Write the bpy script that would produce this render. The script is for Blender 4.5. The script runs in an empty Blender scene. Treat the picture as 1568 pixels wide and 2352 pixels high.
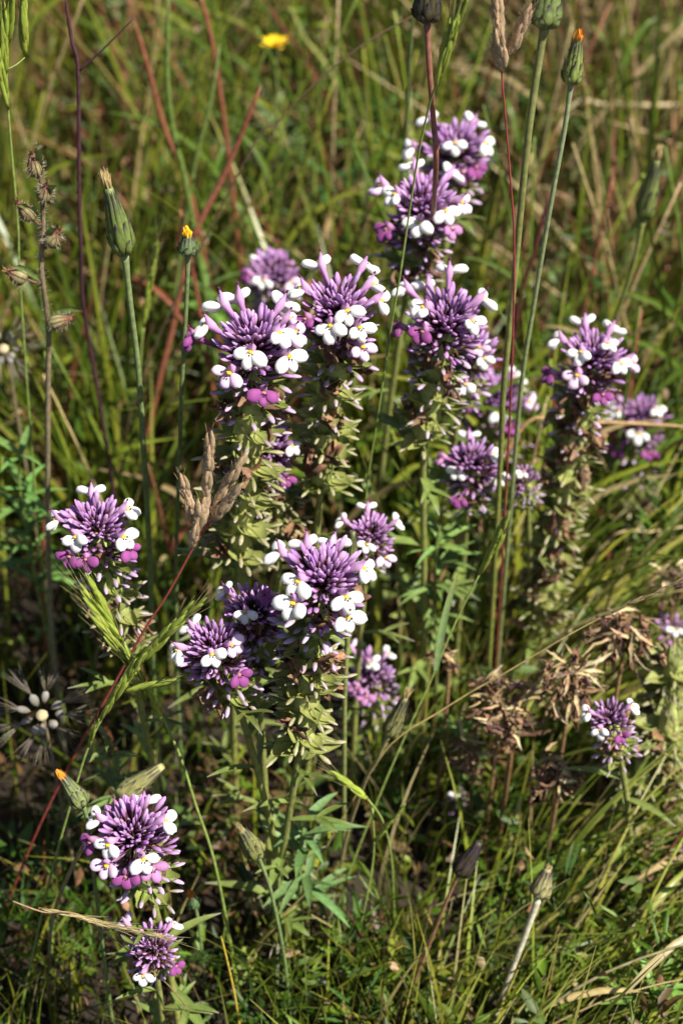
import bpy, math, random
import numpy as np
from mathutils import Vector, Matrix
R = math.radians
random.seed(7)
rng = np.random.default_rng(11)
scene = bpy.context.scene
COL = scene.collection

# ------------------------------------------------------------------ camera, sky, sun, exposure
PITCH = 38.0                 # degrees below the horizon
CAM_H = 48.0                 # cm above the soil
FPX = 3920.0                 # focal length in units of a 1568x2352 picture (60 mm on 24x36 upright)
cam_d = bpy.data.cameras.new('camera')
cam = bpy.data.objects.new('camera', cam_d)
COL.objects.link(cam)
cam.location = (0, 0, CAM_H * .01)
cam.rotation_euler = (R(90 - PITCH), 0, 0)
cam_d.sensor_fit = 'VERTICAL'
cam_d.sensor_height = 36.0
cam_d.sensor_width = 24.0
cam_d.lens = 60.0
cam_d.clip_start = 0.01
cam_d.clip_end = 400.0
cam_d.dof.use_dof = True
cam_d.dof.focus_distance = 0.472
cam_d.dof.aperture_fstop = 11.0
cam_d.dof.aperture_blades = 7
scene.camera = cam

SUN = Vector((0.52, -0.33, 0.80)).normalized()      # towards the sun
SUN_EL = math.asin(SUN.z)
SUN_AZ = math.atan2(SUN.x, SUN.y)
world = bpy.data.worlds.new('World')
scene.world = world
world.use_nodes = True
wn = world.node_tree.nodes
sky = wn.new('ShaderNodeTexSky')
sky.sky_type = 'NISHITA'
sky.sun_disc = False
sky.sun_elevation = SUN_EL
sky.sun_rotation = SUN_AZ
world.node_tree.links.new(sky.outputs[0], wn['Background'].inputs[0])
wn['Background'].inputs[1].default_value = 0.05
sun_d = bpy.data.lights.new('sun', 'SUN')
sun_d.energy = 5.0
sun_d.angle = R(0.55)
sun_d.color = (1.0, 0.95, 0.84)
sun = bpy.data.objects.new('sun', sun_d)
COL.objects.link(sun)
sun.rotation_euler = (-SUN).to_track_quat('-Z', 'Y').to_euler()
scene.view_settings.view_transform = 'Standard'
scene.view_settings.look = 'None'
scene.view_settings.exposure = 0.88
scene.view_settings.gamma = 1.0
scene.view_settings.use_curve_mapping = False
scene.render.engine = 'CYCLES'
scene.cycles.use_denoising = True
scene.cycles.max_bounces = 5
scene.cycles.diffuse_bounces = 2
scene.cycles.transparent_max_bounces = 4

# ------------------------------------------------------------------ pixel -> place helpers (all lengths in cm)
V = Vector
_f = V((0, math.cos(R(PITCH)), -math.sin(R(PITCH))))
_u = V((0, math.sin(R(PITCH)), math.cos(R(PITCH))))
CAMP = V((0, 0, CAM_H))
def ray(u, v):
    return (_f + V((1, 0, 0)) * ((u - 784) / FPX) + _u * (-(v - 1176) / FPX)).normalized()
def P(u, v, Y):              # the point of the upright plane y = Y seen at u, v
    d = ray(u, v)
    return CAMP + d * (Y / d.y)
def G(u, v, z=0.0):          # the point of the level z seen at u, v
    d = ray(u, v)
    return CAMP + d * ((z - CAM_H) / d.z)
def rnd(a, b): return random.uniform(a, b)
def mixc(a, b, t): return tuple(a[i] + (b[i] - a[i]) * t for i in range(3))
def jit(c, s=.12):
    k = 1 + rnd(-s, s)
    return tuple(max(0.0, x * k * (1 + rnd(-s, s) * .4)) for x in c)

# ------------------------------------------------------------------ materials
def material(name, rough=.5, trans=.0, spec=.3, noise=.25, nscale=900.0, bump=.0, bscale=2500., sheen=0.0):
    m = bpy.data.materials.new(name)
    m.use_nodes = True
    nt = m.node_tree; N = nt.nodes; L = nt.links
    b = N['Principled BSDF']; out = N['Material Output']
    at = N.new('ShaderNodeAttribute'); at.attribute_name = 'Col'
    tc = N.new('ShaderNodeTexCoord')
    nz = N.new('ShaderNodeTexNoise'); nz.inputs['Scale'].default_value = nscale; nz.inputs['Detail'].default_value = 4
    L.new(tc.outputs['Object'], nz.inputs['Vector'])
    oi = N.new('ShaderNodeObjectInfo')
    r1 = N.new('ShaderNodeMapRange'); r1.inputs[3].default_value = 1 - noise; r1.inputs[4].default_value = 1 + noise
    r1.inputs[1].default_value = .3; r1.inputs[2].default_value = .7
    L.new(nz.outputs[0], r1.inputs[0])
    r2 = N.new('ShaderNodeMapRange'); r2.inputs[3].default_value = .86; r2.inputs[4].default_value = 1.14
    L.new(oi.outputs['Random'], r2.inputs[0])
    mu = N.new('ShaderNodeMath'); mu.operation = 'MULTIPLY'
    L.new(r1.outputs[0], mu.inputs[0]); L.new(r2.outputs[0], mu.inputs[1])
    vm = N.new('ShaderNodeVectorMath'); vm.operation = 'SCALE'
    L.new(at.outputs['Color'], vm.inputs[0]); L.new(mu.outputs[0], vm.inputs['Scale'])
    L.new(vm.outputs[0], b.inputs['Base Color'])
    b.inputs['Roughness'].default_value = rough
    b.inputs['Specular IOR Level'].default_value = spec
    if sheen:
        b.inputs['Sheen Weight'].default_value = sheen
    if bump:
        n2 = N.new('ShaderNodeTexNoise'); n2.inputs['Scale'].default_value = bscale
        L.new(tc.outputs['Object'], n2.inputs['Vector'])
        bp = N.new('ShaderNodeBump'); bp.inputs['Strength'].default_value = bump; bp.inputs['Distance'].default_value = .0003
        L.new(n2.outputs[0], bp.inputs['Height']); L.new(bp.outputs[0], b.inputs['Normal'])
    if trans:
        t = N.new('ShaderNodeBsdfTranslucent'); L.new(vm.outputs[0], t.inputs['Color'])
        mx = N.new('ShaderNodeMixShader'); mx.inputs[0].default_value = trans
        L.new(b.outputs[0], mx.inputs[1]); L.new(t.outputs[0], mx.inputs[2]); L.new(mx.outputs[0], out.inputs['Surface'])
    return m
M_LEAF = material('leaf', .45, .22, .35, .22, 700., .25)
M_GRASS = material('grass', .38, .2, .4, .15, 500.)
M_STEM = material('stem', .5, .0, .3, .3, 500., .35)
M_PETAL = material('petal', .6, .25, .2, .06, 500., .12, 1500., .15)
M_BRACT = material('bract', .55, .25, .25, .15, 900., .2)
M_DRY = material('dry', .75, .2, .15, .3, 900., .5)
M_FLUFF = material('fluff', .5, .45, .3, .1, 900.)

# soil: dark crumbly earth with straw-coloured litter
def soil_material():
    m = bpy.data.materials.new('soil'); m.use_nodes = True
    nt = m.node_tree; N = nt.nodes; L = nt.links; b = N['Principled BSDF']
    tc = N.new('ShaderNodeTexCoord')
    n1 = N.new('ShaderNodeTexNoise'); n1.inputs['Scale'].default_value = 60; n1.inputs['Detail'].default_value = 10
    L.new(tc.outputs['Object'], n1.inputs['Vector'])
    cr = N.new('ShaderNodeValToRGB'); e = cr.color_ramp.elements
    e[0].position = .3; e[0].color = (.012, .008, .005, 1); e[1].position = .75; e[1].color = (.042, .028, .016, 1)
    L.new(n1.outputs[0], cr.inputs[0]); L.new(cr.outputs[0], b.inputs['Base Color'])
    b.inputs['Roughness'].default_value = .95
    bp = N.new('ShaderNodeBump'); bp.inputs['Distance'].default_value = .004
    L.new(n1.outputs[0], bp.inputs['Height']); L.new(bp.outputs[0], b.inputs['Normal'])
    return m
M_SOIL = soil_material()

# ------------------------------------------------------------------ mesh helpers
def frames(pts, up=None):
    T = []
    for i in range(len(pts)):
        a = pts[max(0, i - 1)]; b = pts[min(len(pts) - 1, i + 1)]
        t = (b - a)
        T.append(t.normalized() if t.length > 1e-9 else V((0, 0, 1)))
    n = up if up is not None else (V((1, 0, 0)) if abs(T[0].x) < .9 else V((0, 1, 0)))
    out = []
    for t in T:
        n = n - t * n.dot(t)
        if n.length < 1e-6: n = t.orthogonal()
        n = n.normalized()
        out.append((t, n, t.cross(n)))
    return out
def smooth(pts, k=4):        # Catmull-Rom through the points
    if len(pts) < 3:
        return [pts[0].lerp(pts[-1], i / k) for i in range(k + 1)]
    q = [pts[0] * 2 - pts[1]] + list(pts) + [pts[-1] * 2 - pts[-2]]
    o = []
    for i in range(1, len(q) - 2):
        for j in range(k):
            t = j / k
            a, b, c, d = q[i - 1], q[i], q[i + 1], q[i + 2]
            o.append(.5 * (2 * b + (c - a) * t + (2 * a - 5 * b + 4 * c - d) * t * t + (3 * b - a - 3 * c + d) * t ** 3))
    o.append(pts[-1].copy())
    return o
class MB:
    def __init__(s): s.v = []; s.f = []; s.c = []
    def tube(s, pts, rad, cols, n=6, up=None, flat=1.0, ridge=0.0):
        fr = frames(pts, up); b0 = len(s.v); m = len(pts)
        for i, p in enumerate(pts):
            r = rad[i] if not callable(rad) else rad(i / (m - 1))
            c = cols[i] if isinstance(cols, list) else (cols(i / (m - 1)) if callable(cols) else cols)
            t, nn, bb = fr[i]
            for k in range(n):
                a = 2 * math.pi * k / n
                rr = r * (1 + ridge * (1 if k % 2 else -1))
                s.v.append(p + nn * (math.cos(a) * rr * flat) + bb * (math.sin(a) * rr)); s.c.append(c)
        for i in range(m - 1):
            for k in range(n):
                s.f.append((b0 + i * n + k, b0 + i * n + (k + 1) % n, b0 + (i + 1) * n + (k + 1) % n, b0 + (i + 1) * n + k))
        s.f.append(tuple(b0 + k for k in reversed(range(n))))
        s.f.append(tuple(b0 + (m - 1) * n + k for k in range(n)))
        return s
    def blade(s, pts, wid, nrm, cols, fold=.15):   # folded ribbon, three points across
        fr = frames(pts, nrm); b0 = len(s.v); m = len(pts)
        for i, p in enumerate(pts):
            w = wid[i] if not callable(wid) else wid(i / (m - 1))
            c = cols[i] if isinstance(cols, list) else (cols(i / (m - 1)) if callable(cols) else cols)
            t, nn, bb = fr[i]
            s.v += [p + bb * w + nn * (w * fold), p - nn * (w * fold * .5), p - bb * w + nn * (w * fold)]
            s.c += [c, mixc(c, (c[0] * 1.25, c[1] * 1.25, c[2] * 1.15), 1), c]
        for i in range(m - 1):
            a = b0 + i * 3
            s.f += [(a, a + 1, a + 4, a + 3), (a + 1, a + 2, a + 5, a + 4)]
        return s
    def egg(s, c0, axis, length, rw, rt, nrm, cols, n=8, m=7, fat=.6):   # egg from c0 along axis
        axis = axis.normalized(); nn = (nrm - axis * nrm.dot(axis)).normalized(); bb = axis.cross(nn); b0 = len(s.v)
        for i in range(m):
            t = i / (m - 1); x = t
            r = math.sqrt(max(0.0, math.sin(math.pi * (t ** (.7 + fat * .8))))) if 0 < t < 1 else .04
            c = cols(t) if callable(cols) else cols
            for k in range(n):
                a = 2 * math.pi * k / n
                s.v.append(c0 + axis * (x * length) + nn * (math.cos(a) * r * rt) + bb * (math.sin(a) * r * rw)); s.c.append(c)
        for i in range(m - 1):
            for k in range(n):
                s.f.append((b0 + i * n + k, b0 + i * n + (k + 1) % n, b0 + (i + 1) * n + (k + 1) % n, b0 + (i + 1) * n + k))
        s.f.append(tuple(b0 + k for k in reversed(range(n)))); s.f.append(tuple(b0 + (m - 1) * n + k for k in range(n)))
        return s
    def mesh(s, name, mat, origin=V((0, 0, 0)), shade=True):
        me = bpy.data.meshes.new(name)
        me.from_pydata([((p - origin) * .01)[:] for p in s.v], [], s.f)
        ca = me.color_attributes.new('Col', 'FLOAT_COLOR', 'POINT')
        flat = []
        for c in s.c: flat += [c[0], c[1], c[2], 1.0]
        ca.data.foreach_set('color', flat)
        me.materials.append(mat)
        if shade: me.polygons.foreach_set('use_smooth', [True] * len(me.polygons))
        me.update()
        return me
def link(name, data, parent=None, mat=None):
    o = bpy.data.objects.new(name, data); COL.objects.link(o)
    if parent is not None: o.parent = parent
    if mat is not None: o.matrix_basis = mat
    return o
def tag(o, label, cat, group=None, kind=None):
    if label: o['label'] = label
    if cat: o['category'] = cat
    if group: o['group'] = group
    if kind: o['kind'] = kind
    return o
def empty(name, base, label, cat, group=None):
    o = bpy.data.objects.new(name, None); COL.objects.link(o)
    o.empty_display_size = .01
    o.location = base * .01
    return tag(o, label, cat, group)
def part(name, mb, mat, parent, base):
    return link(name, mb.mesh(name, mat, base), parent)
def mtx(pos, X=None, Z=None, sc=1.0):        # frame from an outward X and an upward Z, pos in cm
    if X is not None:
        X = X.normalized(); Z = Z - X * Z.dot(X)
        Z = Z.normalized() if Z.length > 1e-5 else X.orthogonal().normalized()
    Y = Z.cross(X)
    s = sc if isinstance(sc, (tuple, list)) else (sc, sc, sc)
    m = Matrix(((X.x * s[0], Y.x * s[1], Z.x * s[2], pos.x * .01), (X.y * s[0], Y.y * s[1], Z.y * s[2], pos.y * .01),
                (X.z * s[0], Y.z * s[1], Z.z * s[2], pos.z * .01), (0, 0, 0, 1)))
    return m

# ------------------------------------------------------------------ ground
def ground():
    S = 60.0; mb_v = []; mb_f = []
    xs = sorted(set([-S, -20, -6, -2.4] + [i * .05 for i in range(-24, 25)] + [2.4, 6, 20, S]))
    ys = sorted(set([-S, -20, -6, -2] + [i * .05 for i in range(-10, 60)] + [4, 8, 20, S]))
    for y in ys:
        for x in xs:
            near = 1 if abs(x) < 1.3 and -.6 < y < 3 else 0
            z = near * (.006 * math.sin(x * 31 + y * 17) + .005 * math.sin(x * 53 - y * 41)) - .004
            mb_v.append((x, y, z))
    n = len(xs)
    for j in range(len(ys) - 1):
        for i in range(n - 1):
            mb_f.append((j * n + i, j * n + i + 1, (j + 1) * n + i + 1, (j + 1) * n + i))
    me = bpy.data.meshes.new('ground'); me.from_pydata(mb_v, [], mb_f); me.materials.append(M_SOIL)
    o = link('ground', me); o['kind'] = 'structure'
    o['label'] = 'dark crumbly soil under the meadow plants'
ground()

# ------------------------------------------------------------------ masses nobody could count
def field_mesh(name, v, f, c, mat, label, cat):
    me = bpy.data.meshes.new(name)
    nf = len(f); k = f.shape[1]
    me.vertices.add(len(v)); me.vertices.foreach_set('co', (v * .01).astype(np.float32).ravel())
    me.loops.add(nf * k); me.loops.foreach_set('vertex_index', f.astype(np.int32).ravel())
    me.polygons.add(nf); me.polygons.foreach_set('loop_start', np.arange(0, nf * k, k, dtype=np.int32))
    me.polygons.foreach_set('use_smooth', np.ones(nf, dtype=bool))
    me.update(calc_edges=True)
    ca = me.color_attributes.new('Col', 'FLOAT_COLOR', 'POINT')
    cc = np.ones((len(v), 4), np.float32); cc[:, :3] = c
    ca.data.foreach_set('color', cc.ravel())
    me.materials.append(mat)
    o = link(name, me)
    tag(o, label, cat, None, 'stuff')
    return o
def hcap(x, y):              # how tall the low growth may stand, cm
    h = np.interp(y, [0, 22, 32, 44, 52, 62, 80, 110, 160], [2.0, 3.0, 4.0, 6.0, 11, 15, 19, 23, 25])
    return h + np.where((x > 6) & (y > 26) & (y < 60), 1.5, 0)
def palette(n, cols, wts, jitter=.2):
    cols = np.array(cols); idx = rng.choice(len(cols), n, p=np.array(wts) / np.sum(wts))
    c = cols[idx] * (1 + rng.uniform(-jitter, jitter, (n, 1)))
    return c * (1 + rng.uniform(-.08, .08, (n, 3)))
def clumps(x, y):            # thick tufts and open gaps
    return np.sin(x * .55 + 1.3 * np.sin(y * .23)) + np.sin(y * .41 + 1.7 * np.sin(x * .31)) + .7 * np.sin(x * 1.3 - y * .9)
def scatter(n, x0, x1, y0, y1, fall=70.):
    xs = []; ys = []
    while sum(map(len, xs)) < n:
        x = rng.uniform(x0, x1, n); y = rng.uniform(y0, y1, n)
        keep = rng.random(n) < np.clip(fall / (y + 10), .12, 1.0)
        keep &= np.abs(x) < (6 + y * .36 + 8)
        keep &= rng.random(n) < np.clip(.45 + .45 * clumps(x, y), np.where(y < 44, .5, .06), 1.0)
        keep &= ~((x < 5) & (y > 36) & (y < 60) & (rng.random(n) < .62)) & ~((x < -3) & (y <= 36) & (y > 24) & (rng.random(n) < .3))
        xs.append(x[keep]); ys.append(y[keep])
    return np.concatenate(xs)[:n], np.concatenate(ys)[:n]
def blades(name, n, hmin, hmax, w, cols, wts, tipmix, tipcol, lean, label, cat, mat=M_GRASS, area=(-60, 60, 6, 230), K=6, bias=None, z0=None, flatlay=0.0):
    x, y = scatter(n, *area)
    cap = hcap(x, y)
    h = cap * rng.uniform(hmin, hmax, n) * np.where(y > 46, np.clip(.8 + .28 * clumps(x, y), .35, 1.4), 1.0)
    az = rng.uniform(0, 2 * np.pi, n)
    lx = np.cos(az) * rng.uniform(.05, lean, n); ly = np.sin(az) * rng.uniform(.05, lean, n)
    if bias is not None:
        bx, by = bias(x, y); lx = lx + bx; ly = ly + by
    wz = rng.uniform(.45, 1.35, n) * w * np.clip(h / 10, .6, 1.3) * np.interp(y, [45, 75], [1, 1.45])
    pa = rng.uniform(0, np.pi, n)
    t = np.linspace(0, 1, K)
    root = np.stack([x, y, (np.zeros(n) - .4) if z0 is None else z0(n, h)], 1)
    col = palette(n, cols, wts)
    cur = rng.uniform(1.3, 2.4, n)
    vv = np.zeros((n, K, 2, 3)); cc = np.zeros((n, K, 2, 3))
    for i, ti in enumerate(t):
        b = ti ** cur
        cx = root[:, 0] + lx * h * b; cy = root[:, 1] + ly * h * b
        drop = (lx ** 2 + ly ** 2) * .35 * b * h
        cz = root[:, 2] + (h * ti - drop) * (1 - flatlay)
        wi = wz * (1 - ti ** 2.2) * (.75 + .5 * ti * (1 - ti)) + .008
        px = np.cos(pa + ti * .6) * wi; py = np.sin(pa + ti * .6) * wi
        for sgn, k in ((1, 0), (-1, 1)):
            vv[:, i, k] = np.stack([cx + sgn * px, cy + sgn * py, cz], 1)
            cc[:, i, k] = col * (1 - tipmix * ti ** 2)[..., None] + np.array(tipcol) * tipmix * ti ** 2 if np.isscalar(tipmix) is False else col * (1 - tipmix * ti ** 2) + np.array(tipcol) * tipmix * ti ** 2
    base = (np.arange(n) * K * 2)[:, None]
    q = np.array([[2 * i, 2 * i + 1, 2 * i + 3, 2 * i + 2] for i in range(K - 1)])
    f = (base[:, :, None] + q[None]).reshape(-1, 4)
    return field_mesh(name, vv.reshape(-1, 3), f, cc.reshape(-1, 3), mat, label, cat)
def leaf_cloud(name, pos, dirs, size, wid, col, label, cat, mat=M_LEAF):
    n = len(pos)
    d = dirs / np.linalg.norm(dirs, axis=1, keepdims=True)
    r = rng.normal(0, 1, (n, 3)); s = np.cross(d, r); s /= np.linalg.norm(s, axis=1, keepdims=True) + 1e-9
    nn = np.cross(s, d)
    L = size[:, None]; W = (size * wid)[:, None]
    vs = [pos, pos + d * L * .35 + s * W + nn * W * .3, pos + d * L * .4 - nn * W * .15, pos + d * L * .35 - s * W + nn * W * .3,
          pos + d * L * .75 + s * W * .7 + nn * W * .1, pos + d * L * .78 - nn * W * .25, pos + d * L * .75 - s * W * .7 + nn * W * .1, pos + d * L - nn * L * .1]
    v = np.stack(vs, 1).reshape(-1, 3)
    q = np.array([[0, 1, 2, 2], [0, 2, 3, 3], [1, 4, 5, 2], [2, 5, 6, 3], [4, 7, 5, 5], [5, 7, 6, 6]])
    tri = np.array([[0, 1, 2], [0, 2, 3], [1, 4, 5], [1, 5, 2], [2, 5, 6], [2, 6, 3], [4, 7, 5], [5, 7, 6]])
    f = ((np.arange(n) * 8)[:, None, None] + tri[None]).reshape(-1, 3)
    c = np.repeat(col, 8, axis=0)
    return field_mesh(name, v, f, c, mat, label, cat)

GREENS = [(.045, .078, .005), (.10, .14, .007), (.022, .04, .004), (.18, .20, .014), (.058, .10, .012)]
def bias_right(x, y):
    k = np.clip((x - 1) / 8, 0, 1) * np.clip((75 - y) / 30, 0, 1)
    return k * 1.0, k * .35
blades('meadow_grass', 9500, .35, 1.2, .10, GREENS + [(.24, .20, .05)], [3, 3, 2.4, 2.0, 1.5, 1.0], .3, (.22, .20, .04), .55,
       'dense green grass blades filling the meadow behind and below the flowers', 'grass', bias=bias_right)
blades('low_grass', 6500, .4, 1.45, .10, [(.10, .14, .008), (.05, .09, .006), (.20, .21, .018), (.30, .25, .10), (.07, .135, .015)], [3, 3, 1.5, 1, 1.5], .3, (.24, .21, .04), .9,
       'short yellow green grass and stems covering the soil below the flowers', 'grass', bias=bias_right, area=(-22, 26, 12, 62))
blades('yellow_grass', 3200, .5, 1.7, .11, [(.22, .25, .02), (.30, .29, .05), (.40, .33, .15), (.13, .20, .015)], [3, 2, 2, 3], .3, (.4, .36, .14), .7,
       'yellowing slanting grass under the green fruiting plants and cream stalk', 'grass', bias=bias_right, area=(1, 26, 16, 48))
blades('dry_grass', 4200, .4, 1.0, .10, [(.28, .19, .075), (.22, .13, .05), (.36, .27, .12), (.17, .08, .04)], [3, 2, 1.3, 1.3], .2, (.38, .30, .15), 1.1,
       'thin straw coloured dead grass mixed through the green meadow', 'grass', M_DRY, bias=bias_right)
blades('straw_grass', 1900, .5, 1.1, .12, [(.42, .32, .17), (.34, .24, .11), (.26, .15, .08), (.22, .22, .05)], [3, 2, 1.5, 1], .2, (.5, .42, .26), 1.0,
       'tan dead grass tangled in the far meadow beyond the bud stalks', 'grass', M_DRY, area=(9, 50, 64, 150))
blades('reddish_stems', 1300, .5, 1.05, .09, [(.20, .055, .03), (.14, .035, .03), (.25, .10, .055)], [2, 1, 2], .2, (.24, .12, .06), .5,
       'thin reddish stems scattered through the meadow grass', 'stems', M_DRY)
blades('ground_litter', 16000, .5, 1.0, .13, [(.05, .03, .014), (.11, .07, .034), (.03, .018, .01), (.045, .024, .013)], [2, 1.2, 2, 1], .1, (.15, .1, .05), 2.6,
       'brown dead leaf and straw litter lying on the soil', 'litter', M_DRY, flatlay=.86)
def herbs():
    n = 4300
    x, y = scatter(n, -60, 60, 8, 220)
    pos = []; dirs = []; size = []; col = []
    for i in range(n):
        h = float(hcap(x[i], y[i])) * rnd(.25, .8)
        c0 = random.choice([(.04, .082, .007), (.085, .14, .012), (.02, .042, .006), (.15, .175, .018), (.08, .12, .03), (.09, .055, .022)])
        for k in range(random.randint(9, 18)):
            z = h * (1 - rnd(0, 1) ** 1.4 * .9)
            a = rnd(0, 6.283); rr = rnd(.1, .9) * (1.2 - z / (h + .1) * .6)
            pos.append((x[i] + math.cos(a) * rr, y[i] + math.sin(a) * rr, z))
            dirs.append((math.cos(a), math.sin(a), rnd(-.1, .9))); size.append(rnd(.4, 1.1)); col.append(jit(c0, .25))
    leaf_cloud('leafy_herbs', np.array(pos), np.array(dirs), np.array(size), .17, np.array(col),
               'small green leaves of low herbs between the grass stems', 'herbs')
    # narrow feathery green leaves, as of filaree and tarweed
    n = 900
    x, y = scatter(n, -60, 60, 12, 220)
    pos = []; dirs = []; size = []; col = []
    for i in range(n):
        h = float(hcap(x[i], y[i])) * rnd(.5, .95)
        c0 = random.choice([(.065, .14, .014), (.045, .10, .018), (.12, .18, .018)])
        for k in range(random.randint(14, 26)):
            z = h * rnd(.3, 1); a = rnd(0, 6.283); rr = rnd(0, .5)
            pos.append((x[i] + math.cos(a) * rr, y[i] + math.sin(a) * rr, z))
            dirs.append((math.cos(a), math.sin(a), rnd(.2, 1.6))); size.append(rnd(.7, 1.7) * (1 if y[i] > 50 else .75)); col.append(jit(c0, .2))
    leaf_cloud('feathery_herbs', np.array(pos), np.array(dirs), np.array(size), .06, np.array(col),
               'narrow feathery bright green leaves among the meadow grass', 'herbs')
    # pale seed husks and dead petals caught in the grass
    n = 3600
    x, y = scatter(n, -60, 60, 10, 220)
    h = hcap(x, y) * rng.uniform(.05, .85, n)
    leaf_cloud('dry_husks', np.stack([x, y, h], 1), rng.normal(0, 1, (n, 3)), rng.uniform(.25, .8, n), .22,
               palette(n, [(.42, .31, .18), (.24, .12, .06), (.36, .20, .12), (.6, .52, .38)], [2, 2, 1.5, .7]),
               'pale dry husks and withered scraps caught among the grass', 'husks', M_DRY)
herbs()

# ------------------------------------------------------------------ shared pieces of the owl's clovers
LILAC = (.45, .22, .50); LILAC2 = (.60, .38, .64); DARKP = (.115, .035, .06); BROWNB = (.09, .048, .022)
WHITE = (.88, .87, .86); PINKW = (.78, .58, .76); PINK = (.52, .23, .47); MAG = (.29, .065, .25)
GREENB = (.24, .28, .075); PALEG = (.42, .45, .15); TIPW = (.56, .40, .60)
def lobe_strip(mb, ang, length, w, col_fn, out=.18, start=.0, flat=.45, n=6):
    d = V((out, math.sin(ang), math.cos(ang)))
    pts = []; rad = []; m = 7
    prof = [.42, .42, .42, .5, .92, 1.05, .72, .22] ; m = 8; ts = [0, .2, .45, .66, .75, .87, .96, 1.0]
    for i in range(m):
        t = ts[i]
        pts.append(V((out * length * t * t, math.sin(ang) * length * t * (.6 + .4 * t), math.cos(ang) * length * t)))
        rad.append(prof[i] * w)
    mb.tube(pts, rad, [col_fn(t) for t in ts], n, V((1, 0, 0)), flat)
def bract_mesh(kind, k):
    mb = MB()
    if kind == 'dome':
        n = 5 if k % 2 else 4
        for i in range(n):
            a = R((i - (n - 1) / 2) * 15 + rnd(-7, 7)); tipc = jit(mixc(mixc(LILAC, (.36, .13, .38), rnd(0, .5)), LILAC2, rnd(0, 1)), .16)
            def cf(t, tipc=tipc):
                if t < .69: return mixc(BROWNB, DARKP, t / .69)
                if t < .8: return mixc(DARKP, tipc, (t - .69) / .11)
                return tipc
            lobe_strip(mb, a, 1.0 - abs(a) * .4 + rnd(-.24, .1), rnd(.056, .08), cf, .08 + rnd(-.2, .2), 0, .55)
    else:
        n = 3
        tip = TIPW if kind == 'upper' else mixc(TIPW, (.40, .34, .30), .5)
        g = GREENB if kind == 'upper' else mixc(GREENB, (.29, .30, .10), .6)
        if kind == 'fruit': g = (.27, .29, .09); tip = (.40, .36, .22)
        # the broad undivided lower half, then the narrow lobes
        mb.blade([V((0, 0, 0)), V((.08, 0, .2)), V((.14, 0, .42)), V((.16, 0, .62)), V((.12, 0, .85))], ([.06, .19, .23, .15, .05] if kind != 'fruit' else [.08, .25, .3, .2, .06]), V((-1, 0, 0)), [g, jit(g), g, g, g], .45)
        for i in range(n):
            a = R((i - 1) * 34 + rnd(-6, 6))
            def cf(t, g=jit(g, .15), tip=jit(tip, .12), e=rnd(.66, .8)):
                return g if t < e else mixc(g, tip, min(1, (t - e) / .12))
            lobe_strip(mb, a, (1.0 if i == 1 else .82) + rnd(-.12, .08), rnd(.055, .072) * (1 if kind == 'upper' else .85), cf, .22 + rnd(-.12, .12))
    return mb.mesh('bract', M_BRACT)
BR = {k: [bract_mesh(k, i) for i in range(5)] for k in ('dome', 'upper', 'lower', 'fruit')}

def flower_meshes(kind):
    tubec = {'w': (.52, .25, .54), 'p': (.54, .26, .54), 'k': (.50, .16, .44), 'm': (.28, .06, .25)}[kind]
    lob = {'w': WHITE, 'p': PINKW, 'k': PINK, 'm': MAG}[kind]
    d = mixc(tubec, DARKP, .6); pale = mixc(tubec, (.75, .48, .68), .5)
    t = MB()
    t.tube([V((0, 0, 0)), V((.3, 0, .0)), V((.6, 0, .03)), V((.9, 0, .07)), V((1.08, 0, .12)), V((1.16, 0, .17)), V((1.24, 0, .23)), V((1.34, 0, .30)), V((1.42, 0, .35))],
           [.03, .04, .055, .085, .128, .112, .078, .042, .016], [d, d, mixc(tubec, d, .5), tubec, pale, pale, pale, tubec, d], 9, V((0, 0, 1)), 1.1)
    st = MB()
    st.egg(V((1.39, 0, .335)), V((.8, 0, .5)), .13, .04, .04, V((0, 1, 0)), (.10, .02, .07), 6, 5)
    los = []
    for w in range(3):
      lo = MB()
      lo.egg(V((0, 0, 0)), V((1, 0, 0)), .55, .188, .142, V((0, 0, 1)), lambda s: mixc((.85, .8, .5) if kind in 'wp' else lob, lob, min(1, s * 5)), 10, 8, .75)
      ph = [rnd(0, 6.28) for _ in range(4)]
      for j, p in enumerate(lo.v):
        k = 1 + .07 * math.sin(p.x * 14 + ph[0]) * math.sin(p.y * 22 + ph[1]) + .05 * math.sin(p.z * 30 + ph[2])
        p.y *= k; p.z = p.z * k - .035 * math.exp(-(p.y / .04) ** 2) * math.sin(min(1, p.x / .5) * 3.1) * (1 if p.z > 0 else 0) + .05 * math.sin(p.x * 5 + ph[3])
      los.append(lo.mesh('lobe', M_PETAL))
    th = MB()
    yc = (.85, .60, .03) if kind in 'wp' else mixc(lob, (.7, .4, .1), .5)
    th.egg(V((1.15, 0, .065)), V((.9, 0, -.15)), .17, .085, .05, V((0, 0, 1)), yc, 8, 5)
    for s in (-1, 0, 1):
        th.egg(V((1.28, s * .075, .03 - .045 * (s == 0))), V((.9, s * .2, -.6)), .08, .024, .028, V((0, 0, 1)), (.05, .015, .03), 5, 4)
    return t.mesh('flower', M_PETAL), st.mesh('stigma', M_PETAL), los, th.mesh('throat', M_PETAL)
FL = {k: flower_meshes(k) for k in 'wpkm'}
LOBES = []
for dd in (V((.42, 0, -.90)), V((.42, .80, -.36)), V((.42, -.80, -.36))):
    nrm = V((1, 0, .35)); LOBES.append((V((1.14, dd.y * .03, .05)), dd, nrm))
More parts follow.
